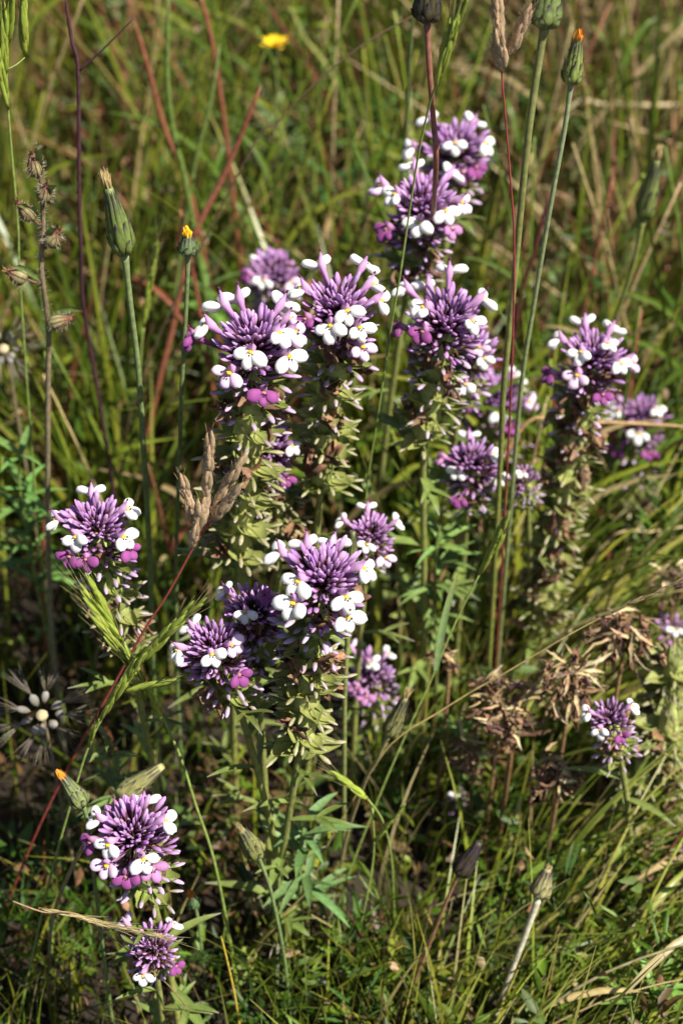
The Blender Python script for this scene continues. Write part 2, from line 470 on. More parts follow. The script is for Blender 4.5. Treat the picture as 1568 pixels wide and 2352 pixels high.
def add_flower(parent, rel, direction, up, sc, kind, name='flower'):
    t, st, lo, th = FL[kind]
    f = link(name, t, parent, mtx(rel, direction, up, sc))
    link('stigma', st, f)
    link('throat', th, f)
    for p, d, nrm in LOBES:
        k = rnd(.9, 1.1)
        dj = d + V((rnd(-.12, .12), rnd(-.1, .1), rnd(-.1, .1)))
        link('lobe', random.choice(lo), f, mtx(p, dj, nrm, (k, k * rnd(.9, 1.1), k)))
    return f
def capsule_mesh(k):
    mb = MB(); c = jit(PALEG, .12); g = mixc(c, GREENB, .5)
    pts = [V((0, 0, z)) for z in (0, .12, .3, .5, .7, .85, .98)]
    mb.tube(pts, [.08, .20, .28, .28, .21, .11, .025], [g, c, c, c, c, g, (.2, .12, .06)], 12, V((1, 0, 0)), .85, .05)
    for s in (-1, 1):       # pointed calyx lobes beside the fruit
        mb.blade([V((.0, s * .1, .1)), V((.0, s * .25, .45)), V((.03, s * .2, .8)), V((.05, s * .16, 1.1))], [.06, .08, .05, .015], V((1, 0, 0)), [g, g, g, TIPW], .3)
    return mb.mesh('seed_capsule', M_BRACT)
CAPS = [capsule_mesh(i) for i in range(4)]
def wither_mesh(k):
    mb = MB(); n = 8
    for j in range(3):
        b = [V((0, 0, 0))]; d = V((rnd(-.5, .5), rnd(-.5, .5), 1))
        for i in range(6):
            d = (d + V((rnd(-.6, .6), rnd(-.6, .6), rnd(-.3, .3)))).normalized(); b.append(b[-1] + d * .15)
        c = random.choice([(.17, .09, .055), (.24, .15, .09), (.12, .065, .05), (.15, .075, .09)])
        mb.tube(b, [.05, .1, .09, .12, .08, .1, .03], [jit(c, .3) for _ in b], 6, None, rnd(.25, .6), .2)
    for j in range(3):
        a = rnd(0, 6.28); o = V((rnd(-.1, .1), rnd(-.1, .1), rnd(.3, .7)))
        e = o + V((math.cos(a) * .4, math.sin(a) * .4, rnd(-.2, .3)))
        mb.blade([o, o.lerp(e, .5) + V((rnd(-.1, .1), rnd(-.1, .1), .05)), e], [.06, .13, .05], V((rnd(-1, 1), rnd(-1, 1), 1)), jit((.24, .14, .085), .25), .6)
    return mb.mesh('withered_flower', M_DRY)
WITH = [wither_mesh(i) for i in range(6)]
def leaf_mesh(k):
    mb = MB(); g = jit((.14, .19, .05), .2); g2 = mixc(g, (.22, .26, .08), .4)
    def strip(base, d, L, w, droop):
        pts = [base + d * (L * t) + V((0, 0, -droop * L * t * t)) for t in (0, .2, .4, .6, .8, 1)]
        mb.blade(pts, [w * .5, w * .9, w, w * .85, w * .55, w * .08], V((0, 0, 1)), [g2, g, g, g, g, mixc(g, TIPW, .3)], .3)
    strip(V((0, 0, 0)), V((1, 0, .25)), 1.0, .055 + .02 * (k % 3), .3)
    if k % 3 != 1:
        for s in (-1, 1): strip(V((.42, 0, .06)), V((.8, s * .55, .3)), .5, .055, .2)
    return mb.mesh('leaf', M_LEAF)
LEAF = [leaf_mesh(i) for i in range(6)]

def stem_points(pix, Ys, k=4, toground=True):
    pts = [P(u, v, Y) for (u, v), Y in zip(pix, Ys)]
    if toground and pts[-1].z > .2:
        a = (pts[-1] - pts[-2]).normalized() if len(pts) > 1 else V((0, 0, -1))
        h = pts[-1].z
        hx = max(-.7, min(.7, a.x / max(.35, -a.z))); hy = max(-.5, min(.5, a.y / max(.35, -a.z)))
        pts.append(pts[-1] + V((hx * h * .32, hy * h * .32, -h * .5)))
        pts.append(pts[-1] + V((hx * h * .12, hy * h * .12, -h * .5 - .3)))
    return smooth(pts, k)

CLOVER_GROUP = 'owl\'s clovers flowering in the meadow'
def owls_clover(label, head, Y, low, s=1.0, flowers=(), via=(), dY=0.4, ndome=36, spikes=None, leaves=7, wither=.45, rand=0, dome=True, name='owls_clover'):
    C = P(head[0], head[1], Y)
    pix = [head, low] + list(via)
    Ys = [Y] + [Y + dY * (i + 1) for i in range(len(pix) - 1)]
    cur = stem_points(pix, Ys, 10)
    base = V((cur[-1].x, cur[-1].y, 0))
    L = P(low[0], low[1], Y + dY)
    axis = (C - L).normalized()
    if axis.z < .75:          # a head leans, it does not lie down
        axis = (axis + V((0, 0, .5))).normalized()
    t = empty(name, base, label, 'flower', CLOVER_GROUP)
    acc = [0.0]
    for i in range(1, len(cur)): acc.append(acc[-1] + (cur[i] - cur[i - 1]).length)
    tot = acc[-1]
    def at(dist):             # point and upward tangent at a distance below the head
        for i in range(1, len(cur)):
            if acc[i] >= dist:
                f = (dist - acc[i - 1]) / max(1e-6, acc[i] - acc[i - 1])
                return cur[i - 1].lerp(cur[i], f), (cur[i - 1] - cur[i]).normalized()
        return cur[-1], V((0, 0, 1))
    rs = [(.06 + .05 * min(1, a / 3)) * (.7 + .3 * s) for a in acc]
    mb = MB(); mb.tube(cur, rs, lambda q: mixc((.20, .21, .07), (.23, .24, .06), q), 8)
    part('stem', mb, M_STEM, t, base)
    spl = spikes if spikes is not None else (C - L).length
    ex = axis.orthogonal().normalized(); ey = axis.cross(ex)
    ph0 = rnd(0, 6.28)
    if dome:
        nd = int(ndome * 1.08)
        for i in range(nd):
            q = i / (nd - 1); ph = ph0 + i * 2.39996
            th = R(6 + 68 * q ** .8 + rnd(-8, 8))
            rad = ex * math.cos(ph) + ey * math.sin(ph)
            d = axis * math.cos(th) + rad * math.sin(th)
            ln = s * float(np.interp(q, [0, .22, .55, 1], [.8, 1.25, 1.38, 1.08])) * rnd(.82, 1.1)
            p0 = C + axis * float(np.interp(q, [0, .6, 1], [-.12, -.36, -1.15])) * s + rad * (.06 * s)
            o = (rad * math.cos(th) - axis * math.sin(th)) + axis.cross(rad) * rnd(-.5, .5)
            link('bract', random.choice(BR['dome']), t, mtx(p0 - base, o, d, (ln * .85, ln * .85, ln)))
    # the spike below: bracts, fruits, dead flowers
    dist = (1.0 if dome else 0.0) * s; i = 0
    while dist < spl:
        p, tg = at(dist); ph = ph0 + i * 2.39996 + .5; fr = dist / max(spl, .1)
        a = tg.orthogonal().normalized(); b = tg.cross(a)
        rad = a * math.cos(ph) + b * math.sin(ph)
        th = R(rnd(52, 80)); d = tg * math.cos(th) + rad * math.sin(th); o = rad * math.cos(th) - tg * math.sin(th)
        ln = s * rnd(1.0, 1.35)
        link('bract', random.choice(BR['fruit' if not dome or dist > 3.6 else 'upper' if dist < 2.6 * s else 'lower']), t, mtx(p - base, o, d, ln))
        if dist > 1.0 * s or not dome:
            th2 = R(rnd(28, 45)); d2 = tg * math.cos(th2) + rad * math.sin(th2)
            cs = s * rnd(1.05, 1.35) * (.7 + .3 * min(1, dist / 2))
            link('seed_capsule', random.choice(CAPS), t, mtx(p + rad * .08 - base, rad, d2, cs))
            if random.random() < wither and dist > 1.3 * s:
                link('withered_flower', random.choice(WITH), t, mtx(p + d2 * (cs * .85) - base, rad, (d2 + V((0, 0, rnd(-1.2, .2)))), s * rnd(.7, 1.15)))
        dist += s * (.12 if dist < 1.8 else .16) * rnd(.8, 1.25); i += 1
    # leaves on the lower stem
    for j in range(leaves):
        dl = spl + .3 + (tot - spl - .3) * (j / max(1, leaves)) ** 1.2
        p, tg = at(dl); ph = j * 2.39996 + ph0
        rad = V((math.cos(ph), math.sin(ph), rnd(-.05, .5)))
        link('leaf', random.choice(LEAF), t, mtx(p - base, rad, V((0, 0, 1)), rnd(1.3, 2.5) * (.6 + .4 * s)))
    # the open flowers, each where it stands on the head
    Cf = C - axis * (.35 * s)
    todo = []
    for fl in flowers:
        u, v = fl[0], fl[1]; kind = fl[2] if len(fl) > 2 else 'w'; back = len(fl) > 3
        d = ray(u, v); oc = Cf - CAMP; tc = oc.dot(d)
        near = CAMP + d * tc; miss = (near - Cf).length; Rf = 1.36 * s
        if miss < Rf:
            off = math.sqrt(Rf * Rf - miss * miss)
            Q = near + d * (off * .9 if back else -off)
        else: Q = near + d * (.2 if back else -.1)
        todo.append((Q - d * 0, kind))
    for j in range(rand):
        ph = rnd(0, 6.28); th = R(rnd(55, 88))
        todo.append((Cf + (axis * math.cos(th) + (ex * math.cos(ph) + ey * math.sin(ph)) * math.sin(th)) * 1.3 * s, random.choice('wwwwpk')))
    for Q, kind in todo:
        hgt = (Q - C).dot(axis)
        root = C + axis * min(.12 * s, hgt - .45 * s)
        d = Q - root
        sc = max(.7, min(1.1, d.length / 1.22))
        sc = (sc * .4 + s * .6) * {'w': .92, 'p': .9, 'k': .84, 'm': .78}[kind] * rnd(.93, 1.06)
        pb = Q - d.normalized() * (1.22 * sc)
        add_flower(t, pb - base, d, axis + V((rnd(-.2, .2), rnd(-.2, .2), 0)), sc, kind)
    return t

OC = owls_clover
OC('purple domed owl\'s clover with dry brome standing against its lower spike', (585, 790), 40.7, (548, 1290), 1.12,
   [(505, 696, 'w', 1), (544, 681, 'w', 1), (472, 751), (574, 812), (525, 859, 'p'), (650, 698, 'w', 1), (642, 768), (678, 765, 'p'), (664, 822), (440, 778, 'm'), (605, 905, 'm'), (668, 735, 'p')], ndome=44)
OC('owl\'s clover whose round purple head stands between two other big heads', (778, 712), 42.5, (735, 1130), 1.05,
   [(731, 603, 'w', 1), (836, 608, 'w', 1), (690, 666), (857, 655), (875, 693), (797, 717), (758, 751), (833, 800, 'p'), (826, 755), (700, 735, 'm')], ndome=42)
OC('owl\'s clover with purple head on a bare yellow-green lower stem beside the tall bud stalks', (1022, 740), 44, (975, 1020), 1.05,
   [(1033, 620, 'w', 1), (927, 666), (969, 707), (976, 655, 'w', 1), (1109, 689), (1084, 739), (969, 764, 'm'), (916, 756, 'm')], via=[(972, 1200), (975, 1490)], leaves=9, ndome=42)
OC('owl\'s clover with pink and white flowers crossed by a thin green grass stalk', (972, 475), 49.5, (935, 660), 1.1,
   [(948, 381, 'w', 1), (872, 427, 'p'), (905, 448), (961, 513), (1023, 487), (1060, 466, 'p'), (1036, 399, 'w', 1), (1036, 526, 'k'), (885, 528, 'm')], ndome=40)
OC('owl\'s clover head soft in the distance, crossed by the reddish bud stalk', (1045, 345), 55, (1035, 425), 1.08,
   [(984, 272, 'w', 1), (1088, 279, 'w', 1), (1044, 331), (1114, 331), (945, 342), (1093, 386, 'm'), (1062, 396, 'k')], spikes=2.6)
OC('small side head of pale purple flowers tucked behind the bare stemmed owl\'s clover', (1083, 808), 47, (1062, 900), .85,
   [(1107, 785, 'w', 1), (1111, 825), (1066, 884), (1100, 800, 'p'), (1052, 886)], ndome=30, spikes=2.2)
OC('owl\'s clover with a long leaning fruiting spike of pale green capsules', (1358, 825), 46.5, (1235, 1430), 1.0,
   [(1339, 738, 'w', 1), (1406, 755, 'w', 1), (1281, 781), (1332, 811), (1422, 836), (1449, 831, 'p'), (1323, 864, 'p'), (1383, 908, 'm'), (1261, 860, 'm'), (1395, 790)], via=[(1220, 1560)], ndome=36, wither=.6)
OC('blurred owl\'s clover behind a horizontal dry stalk beside the long leaning spike', (1468, 960), 54, (1440, 1190), 1.0,
   [(1417, 946), (1505, 942), (1465, 997), (1415, 925, 'p', 1), (1490, 1040, 'm'), (1415, 1030, 'm')], ndome=34)
OC('shaded dark purple owl\'s clover behind the tall bud stalks', (1130, 920), 53, (1130, 1010), 1.15,
   [(1215, 923, 'p'), (1182, 862), (1146, 951), (1070, 930, 'm'), (1170, 980, 'm')], spikes=3.0)
OC('small owl\'s clover with one magenta flower low on its side, below the bud stalks', (1083, 1065), 45.5, (1075, 1150), .85,
   [(1077, 999, 'w', 1), (1012, 1052, 'k'), (1049, 1084), (1132, 1043), (1148, 1098), (1054, 1147, 'm')], ndome=30, spikes=2.2)
OC('young owl\'s clover with a single white flower beside the long fruiting spike', (1206, 1100), 45.5, (1212, 1170), .5, [(1199, 1087)], ndome=14, spikes=1.4, leaves=4)
OC('small owl\'s clover wedged below two big purple heads', (622, 1030), 42.6, (592, 1140), .8,
   [(642, 978, 'k', 1), (671, 1026), (615, 1066), (660, 1100, 'm'), (600, 985, 'p')], ndome=30, spikes=3.2)
OC('out of focus short owl\'s clover behind the two big purple heads', (625, 630), 56, (628, 690), .9,
   [(597, 592, 'w', 1), (605, 645), (567, 632, 'm'), (655, 600, 'k', 1), (668, 650, 'p')], spikes=2.2)
OC('owl\'s clover standing alone beside the green bearded grass with two magenta lower flowers', (220, 1215), 38, (296, 1500), .95,
   [(211, 1130, 'w', 1), (128, 1194), (294, 1170), (174, 1236), (285, 1236), (198, 1287, 'm'), (298, 1262, 'm'), (160, 1280, 'm')], ndome=40)
OC('small owl\'s clover with four white flowers behind a green pointed bud', (850, 1228), 41.5, (838, 1330), .72,
   [(842, 1166, 'w', 1), (786, 1197), (910, 1200), (842, 1251), (886, 1282, 'p')], ndome=28, spikes=1.6)
OC('owl\'s clover with dense white flowers above a leafy fruiting stem', (742, 1330), 35, (688, 1720), 1.05,
   [(638, 1272), (699, 1248, 'w', 1), (767, 1247, 'w', 1), (835, 1309), (682, 1338), (672, 1388), (795, 1374), (798, 1420)], via=[(645, 1990)], ndome=46, leaves=12)
OC('half shaded owl\'s clover tucked against the leafy stemmed clover', (582, 1405), 36.6, (590, 1510), .85,
   [(516, 1355), (604, 1369, 'm'), (563, 1408), (640, 1390, 'm')], ndome=34, spikes=2.4)
OC('owl\'s clover with a pinkish white flower touching an awned green grass spike', (490, 1490), 35, (535, 1600), .88,
   [(441, 1437, 'w', 1), (407, 1494), (488, 1506), (534, 1483, 'p'), (550, 1552, 'm')], via=[(572, 1700)], ndome=34, spikes=2.6)
OC('out of focus pink owl\'s clover behind the leafy stemmed clover', (850, 1550), 43, (872, 1640), .85,
   [(805, 1488, 'p'), (852, 1523), (890, 1503), (818, 1581, 'k'), (840, 1600, 'k')], spikes=2.4, ndome=30)
OC('low owl\'s clover seen from above with a full ring of white flowers', (305, 1915), 31.5, (350, 2060), .98,
   [(333, 1837, 'w', 1), (223, 1880), (382, 1888), (270, 1852, 'k', 1), (248, 1943), (331, 1976), (245, 1990, 'p'), (207, 1936, 'm'), (353, 1997, 'k'), (290, 2015, 'm')], ndome=46)
OC('short owl\'s clover under drooping dry awns with one magenta flower', (352, 2175), 31, (362, 2250), .68,
   [(396, 2123), (329, 2242), (405, 2220, 'm'), (286, 2118, 'p')], ndome=28, spikes=1.4, leaves=5)
OC('owl\'s clover beside the withered brown heads with a single open white face', (1397, 1655), 37.5, (1425, 1750), .72,
   [(1449, 1622), (1377, 1678), (1349, 1638), (1425, 1690, 'm')], ndome=18, spikes=2.2)
OC('small owl\'s clover between a dead bracted head and the green fruiting plant', (1552, 1455), 46, (1560, 1520), .75, [(1549, 1446), (1530, 1470, 'k')], ndome=22, spikes=1.8)
OC('single white owl\'s clover bloom low in the grass below the withered heads', (1047, 1838), 42, (1052, 1900), .5, [(1043, 1826)], ndome=10, spikes=.9, leaves=3)
OC('leafy green owl\'s clover gone to fruit, without open flowers', (1548, 1520), 42, (1500, 1900), 1.1, [], dome=False, wither=.15, leaves=9)
OC('second fruiting owl\'s clover with pale pointed bracts beside the leafy green one', (1475, 1770), 40.5, (1440, 1980), 1.0, [], dome=False, wither=.2, leaves=8)
OC('stout fruiting owl\'s clover with broad pale bracts beside the open white faced one', (1535, 1660), 40.5, (1500, 1960), 1.1, [], dome=False, wither=.1, leaves=8)
OC('fruiting owl\'s clover stem with pale capsules behind the dry brome', (640, 1130), 43, (640, 1290), .95, [], dome=False, wither=.6, leaves=6)

# ------------------------------------------------------------------ stalks with buds (cat's ear and its kin)
def bud_stalk(label, pix, Ys, r0, r1, stem_col, length, width, body_col, tip='tan', lean=None, spots=True, toground=True, name='composite_bud', dark=None):
    cur = stem_points(pix, Ys, 6, toground)
    base = V((cur[-1].x, cur[-1].y, min(0, cur[-1].z) if toground else cur[-1].z))
    t = empty(name, base, label, 'flower bud', 'daisy-like buds on long stalks')
    m = len(cur)
    mb = MB()
    mb.tube(cur, [r0 + (r1 - r0) * i / (m - 1) + (.35 * r0 * max(0, 1 - i / 3)) for i in range(m)], lambda q: mixc(stem_col[0], stem_col[1], q), 9)
    part('stem', mb, M_STEM, t, base)
    top = cur[0]; ax = lean.normalized() if lean is not None else (cur[0] - cur[2]).normalized()
    ex = ax.orthogonal().normalized(); ey = ax.cross(ex)
    c = body_col; dk = dark or mixc(c, (.06, .05, .06), .6)
    mb = MB()
    prof = [(0, .4), (.06, .76), (.14, .95), (.22, 1.0), (.36, .97), (.55, .84), (.75, .66), (.92, .5), (1.0, .4)]
    mb.tube([top + ax * (length * a) for a, b in prof], [width * .5 * b * .93 for a, b in prof], [mixc(c, dk, .3) for _ in prof], 12, ex, 1, .03)
    part('involucre', mb, M_STEM, t, base)
    for ring, (n, L, z0) in enumerate(((10, 1.0, .0), (7, .55, 0.0), (5, .28, 0.0))):
        for k in range(n):
            a = 2 * math.pi * (k + ring * .37) / n
            rad = ex * math.cos(a) + ey * math.sin(a)
            mb = MB(); pts = []; ws = []; cs = []
            for i in range(7):
                q = i / 6 * L * rnd(.97, 1.0)
                b = float(np.interp(q, [x[0] for x in prof], [x[1] for x in prof]))
                pts.append(top + ax * (length * q) + rad * (width * .5 * b * (1.0 + .06 * ring) + .018 * (ring + 1) + (.04 if i == 6 else 0)))
                ws.append(width * (.15, .2, .2)[ring] * (.8, 1, 1, .9, .7, .45, .12)[i] * b ** .5)
                cs.append(mixc(jit(c, .08), dk, (.5, .15, 0, 0, .1, .6, 1)[i]))
            cs = [mixc(x, (.07, .04, .09), (0, 0, 0, 0, .15, .5, .9)[j]) for j, x in enumerate(cs)]
            mb.blade(pts, ws, rad, cs, -.5)
            part('phyllary', mb, M_LEAF, t, base)
    if spots:
        mb = MB()
        for k in range(26):
            q = rnd(.05, .8); a = rnd(0, 6.28); rad = ex * math.cos(a) + ey * math.sin(a)
            b = float(np.interp(q, [x[0] for x in prof], [x[1] for x in prof]))
            mb.egg(top + ax * (length * q) + rad * (width * .5 * b + .02), rad, .035, .02, .025, ax, (.02, .018, .015), 5, 3)
        o = part('dark_glands', mb, M_STEM, t, base); o['kind'] = 'stuff'
    e = top + ax * (length * .95)
    mb = MB()
    if tip == 'tan':
        for k in range(40):
            d = (ax + ex * rnd(-.14, .14) + ey * rnd(-.14, .14)).normalized(); o = e - ax * .2 + (ex * rnd(-1, 1) + ey * rnd(-1, 1)) * width * .1
            mb.tube([o, o + d * length * .2, o + d * length * rnd(.28, .44)], [.02, .018, .006], jit((.50, .38, .18), .2), 4)
        o = part('pappus_tuft', mb, M_FLUFF, t, base); o['kind'] = 'stuff'
    elif tip in ('yellow', 'orange'):
        cc = (.85, .55, .02) if tip == 'yellow' else (.70, .27, .03)
        for k in range(16):
            a = rnd(0, 6.28); rr = rnd(0, 1); rad = ex * math.cos(a) + ey * math.sin(a)
            o = e + rad * (width * .16 * rr) - ax * .12
            mb.blade([o, o + ax * .2 + rad * .04, o + ax * rnd(.28, .45) + rad * rnd(-.06, .08)], [.05, .07, .02], rad, jit(cc, .15), .4)
        o = part('florets', mb, M_PETAL, t, base); o['kind'] = 'stuff'
    return t
GST = ((.19, .24, .10), (.14, .20, .06)); GB = (.20, .25, .075)
bud_stalk('tall closed green bud with tan pappus tip and purple edged scales', [(287, 582), (300, 700), (318, 850), (330, 1030), (345, 1300), (352, 1500)], [42, 42, 42.2, 42.4, 42.8, 43], .085, .09, GST, 2.05, .60, (.15, .20, .05), 'tan', V((-.14, .0, 1)), False)
bud_stalk('short bud opening at a bright yellow tip on a slender stalk', [(432, 582), (428, 700), (418, 880), (413, 1030), (405, 1300)], [43, 43, 43, 43.2, 43.5], .065, .07, GST, .62, .46, (.15, .20, .09), 'yellow', V((.02, 0, 1)), False, dark=(.07, .09, .08))
bud_stalk('plump spotted bud on a thick olive stalk beside the dry brome panicle', [(1250, 62), (1238, 130), (1210, 330), (1180, 640), (1155, 900), (1148, 1060)], [43, 43, 43, 43.2, 43.5, 44], .11, .08, ((.22, .23, .09), (.20, .22, .04)), 1.3, .72, (.17, .22, .07), 'tan', V((.06, .1, 1)), True)
bud_stalk('slim spotted bud with an orange tip and curled purple scales', [(1310, 192), (1295, 300), (1262, 480), (1225, 700), (1195, 900), (1165, 1250)], [44, 44, 44, 44.2, 44.4, 45], .07, .075, ((.22, .26, .14), (.14, .17, .05)), 1.35, .46, (.24, .29, .08), 'orange', V((.06, 0, 1)), True)
bud_stalk('dark purple brown bud on a reddish stalk standing before the distant clover head', [(980, 48), (985, 150), (995, 280), (1000, 390), (985, 640), (975, 900)], [45, 45, 45.2, 45.4, 53, 54], .085, .08, ((.22, .10, .07), (.26, .08, .05)), 1.2, .68, (.055, .05, .025), 'tan', V((0, 0, 1)), False)
bud_stalk('blurred long bud with dry tip over the far grass', [(1477, 500), (1450, 620), (1410, 735), (1370, 830)], [53, 53, 53.2, 53.5], .085, .08, ((.20, .22, .06), (.18, .2, .05)), 2.2, .55, (.17, .21, .06), 'tan', V((.1, 0, 1)), False)
bud_stalk('spotted bud with brown tip leaning over dark grass beside the leafy plant', [(893, 1690), (868, 1740), (838, 1795)], [36.5, 36.6, 37], .07, .06, ((.26, .22, .10), (.22, .16, .08)), 1.55, .44, (.21, .21, .08), 'tan', V((.32, .1, 1)), True, name='composite_bud')
bud_stalk('narrow green pointed bud in front of the four flowered clover', [(806, 1340), (797, 1480), (791, 1600), (790, 1770)], [38, 38, 38, 38.3], .085, .07, ((.22, .24, .08), (.20, .22, .07)), 1.7, .34, (.16, .19, .05), 'none', V((.03, .2, 1)), False)
bud_stalk('pale spotted bud lying nearly flat above the low ring headed clover', [(275, 1832), (250, 1860), (215, 1900)], [33.5, 33.6, 33.8], .07, .06, ((.30, .24, .12), (.26, .2, .1)), 1.75, .52, (.34, .33, .13), 'none', V((1, .1, .9)), True)
bud_stalk('small green bud with orange tip crossed by a thin grass stem', [(192, 1850), (202, 1890), (210, 1960)], [32.5, 32.5, 32.6], .06, .06, GST, 1.15, .46, (.20, .24, .09), 'orange', V((-.55, .2, 1)), True)
bud_stalk('squat spotted bud hanging at the foot of the leafy plant', [(592, 1965), (610, 2010), (625, 2060)], [33.6, 33.7, 33.8], .06, .06, GST, 1.25, .55, (.20, .21, .07), 'tan', V((-.4, 0, 1)), True)
bud_stalk('dried tan bud on a smooth cream straw stalk', [(1237, 2058), (1205, 2150), (1165, 2255), (1128, 2360)], [34, 33.8, 33.6, 33.4], .10, .075, ((.62, .58, .42), (.60, .50, .34)), 1.0, .55, (.30, .27, .13), 'tan', V((.25, .3, 1)), False)
bud_stalk('blackened dead bud on a reddish brown stalk', [(1053, 2008), (1025, 2070), (985, 2170), (950, 2260), (918, 2360)], [34.4, 34.3, 34.2, 34.1, 34], .055, .06, ((.24, .12, .08), (.26, .12, .08)), 1.35, .5, (.05, .04, .025), 'none', V((.5, .2, 1)), False)
bud_stalk('tiny yellow tipped bud among leaning grass blades', [(1335, 2200), (1300, 2230), (1250, 2280)], [37, 37, 37], .05, .05, GST, .45, .34, (.2, .26, .06), 'yellow', V((.5, 0, .7)), False)
bud_stalk('tiny orange tipped bud below the low ring headed clover', [(448, 2080), (455, 2110), (460, 2150)], [35, 35, 35], .05, .05, GST, .5, .34, (.12, .2, .08), 'orange', V((-.2, 0, 1)), False)

# yellow flower far behind
def yellow_flower(label, px, Y, r):
    c = P(px[0], px[1], Y); base = V((c.x + .4, c.y, 0))
    t = empty('yellow_flower', base, label, 'flower')
    mb = MB(); mb.tube(smooth([c, c + V((.1, 0, -3)), base + V((0, 0, -.3))], 5), lambda q: .06, (.16, .2, .06), 6); part('stem', mb, M_STEM, t, base)
    mb = MB(); mb.egg(c - V((0, 0, .5)), V((0, 0, 1)), .55, .25, .25, V((1, 0, 0)), (.13, .18, .06), 8, 6); part('involucre', mb, M_STEM, t, base)
    for k in range(14):
        a = k * 2 * math.pi / 14 + rnd(-.1, .1); d = V((math.cos(a), math.sin(a), rnd(.2, .8)))
        mb = MB(); mb.blade([c, c + d * r * .5, c + d * r], [.08, .15, .1], V((0, 0, 1)), jit((.85, .55, .015), .1), .3); part('petal', mb, M_PETAL, t, base)
yellow_flower('bright yellow daisy-like flower blurred far behind the heads', (630, 108), 72, .62)

# ------------------------------------------------------------------ hairy catchfly
def catchfly():
    pix = [(88, 345), (96, 430), (100, 530), (96, 620), (112, 760), (110, 950), (112, 1280)]
    cur = stem_points(pix, [45] * 4 + [45.2, 45.4, 46], 5)
    base = V((cur[-1].x, cur[-1].y, 0))
    t = empty('catchfly', base, 'hairy catchfly stem with striped swollen calyces, beside dark purple stalks', 'wildflower')
    mb = MB(); mb.tube(cur, lambda q: .06 + .05 * q, lambda q: mixc((.20, .13, .08), (.22, .2, .12), q), 8); part('stem', mb, M_STEM, t, base)
    for (u, v, ln, w, dx, dz, cap) in ((86, 405, .72, .40, -.1, 1, 1), (100, 462, .6, .42, .25, .8, 1), (78, 505, .72, .42, -.55, .9, 1), (112, 562, .62, .5, .6, .8, 1), (62, 640, .62, .56, -.8, .5, 1), (112, 745, .8, .46, 1, .38, 1)):
        o = P(u, v, 44.9); ax = V((dx, -.15, dz)).normalized()
        mb = MB(); pr = [(0, .4), (.12, .85), (.35, 1), (.6, .9), (.8, .55), (.95, .32), (1.05, .42)]
        cs = [(.22, .12, .07), (.30, .26, .12), (.34, .31, .15), (.33, .29, .14), (.27, .17, .09), (.22, .1, .06), (.2, .08, .05)]
        mb.tube([o + ax * ln * a for a, b in pr], [w * .5 * b for a, b in pr], cs, 14, None, 1, .04)
        c = part('calyx', mb, M_BRACT, t, base)
        mb = MB()
        ex = ax.orthogonal().normalized(); ey = ax.cross(ex)
        for k in range(10):          # dark red nerves
            a = 2 * math.pi * k / 10; rad = ex * math.cos(a) + ey * math.sin(a)
            mb.tube([o + ax * ln * q + rad * (w * .5 * b + .006) for q, b in pr[1:6]], [.012] * 5, (.16, .06, .04), 4)
        part('nerve', mb, M_STEM, c, base)['kind'] = 'stuff'
        mb = MB()
        for k in range(70):
            a = rnd(0, 6.28); q = rnd(.05, 1); rad = ex * math.cos(a) + ey * math.sin(a); b = float(np.interp(q, [x[0] for x in pr], [x[1] for x in pr]))
            p = o + ax * ln * q + rad * w * .5 * b
            mb.tube([p, p + (rad + ax * rnd(-.2, .4)) * rnd(.1, .2)], [.006, .003], (.6, .55, .42), 3)
        part('hairs', mb, M_FLUFF, c, base)['kind'] = 'stuff'
        mb = MB()
        for k in range(4):
            d = (ax + ex * rnd(-.5, .5) + ey * rnd(-.5, .5)).normalized(); p = o + ax * ln * .98
            mb.blade([p, p + d * .12, p + d * .24], [.04, .05, .01], ex, jit((.32, .2, .1), .2), .5)
        part('dry_petals', mb, M_DRY, c, base)
        mb = MB(); q = o - ax * .02; n0 = min(cur, key=lambda p: (p - q).length)
        mb.tube(smooth([q, q.lerp(n0, .5) + V((0, 0, -.1)), n0], 3), lambda s: .045, (.18, .09, .06), 6); part('pedicel', mb, M_STEM, t, base)
        mb = MB(); d = V((dx + rnd(-.3, .3), -.3, .8)).normalized()
        mb.blade([n0, n0 + d * .5, n0 + d * 1.0 + V((0, 0, -.1)), n0 + d * 1.4 + V((0, 0, -.35))], [.05, .11, .09, .01], V((0, -1, .4)), [(.13, .17, .05), (.12, .18, .05), (.12, .18, .05), (.2, .08, .04)], .4); part('leaf', mb, M_LEAF, t, base)
    mb = MB()
    for p in cur[:22]:
        for k in range(14):
            a = rnd(0, 6.28); d = V((math.cos(a), math.sin(a), rnd(-.2, .3))); q = p + V((0, 0, rnd(-.3, .3)))
            mb.tube([q, q + d * rnd(.14, .24)], [.005, .003], (.6, .55, .45), 3)
    part('stem_hairs', mb, M_FLUFF, t, base)['kind'] = 'stuff'
catchfly()

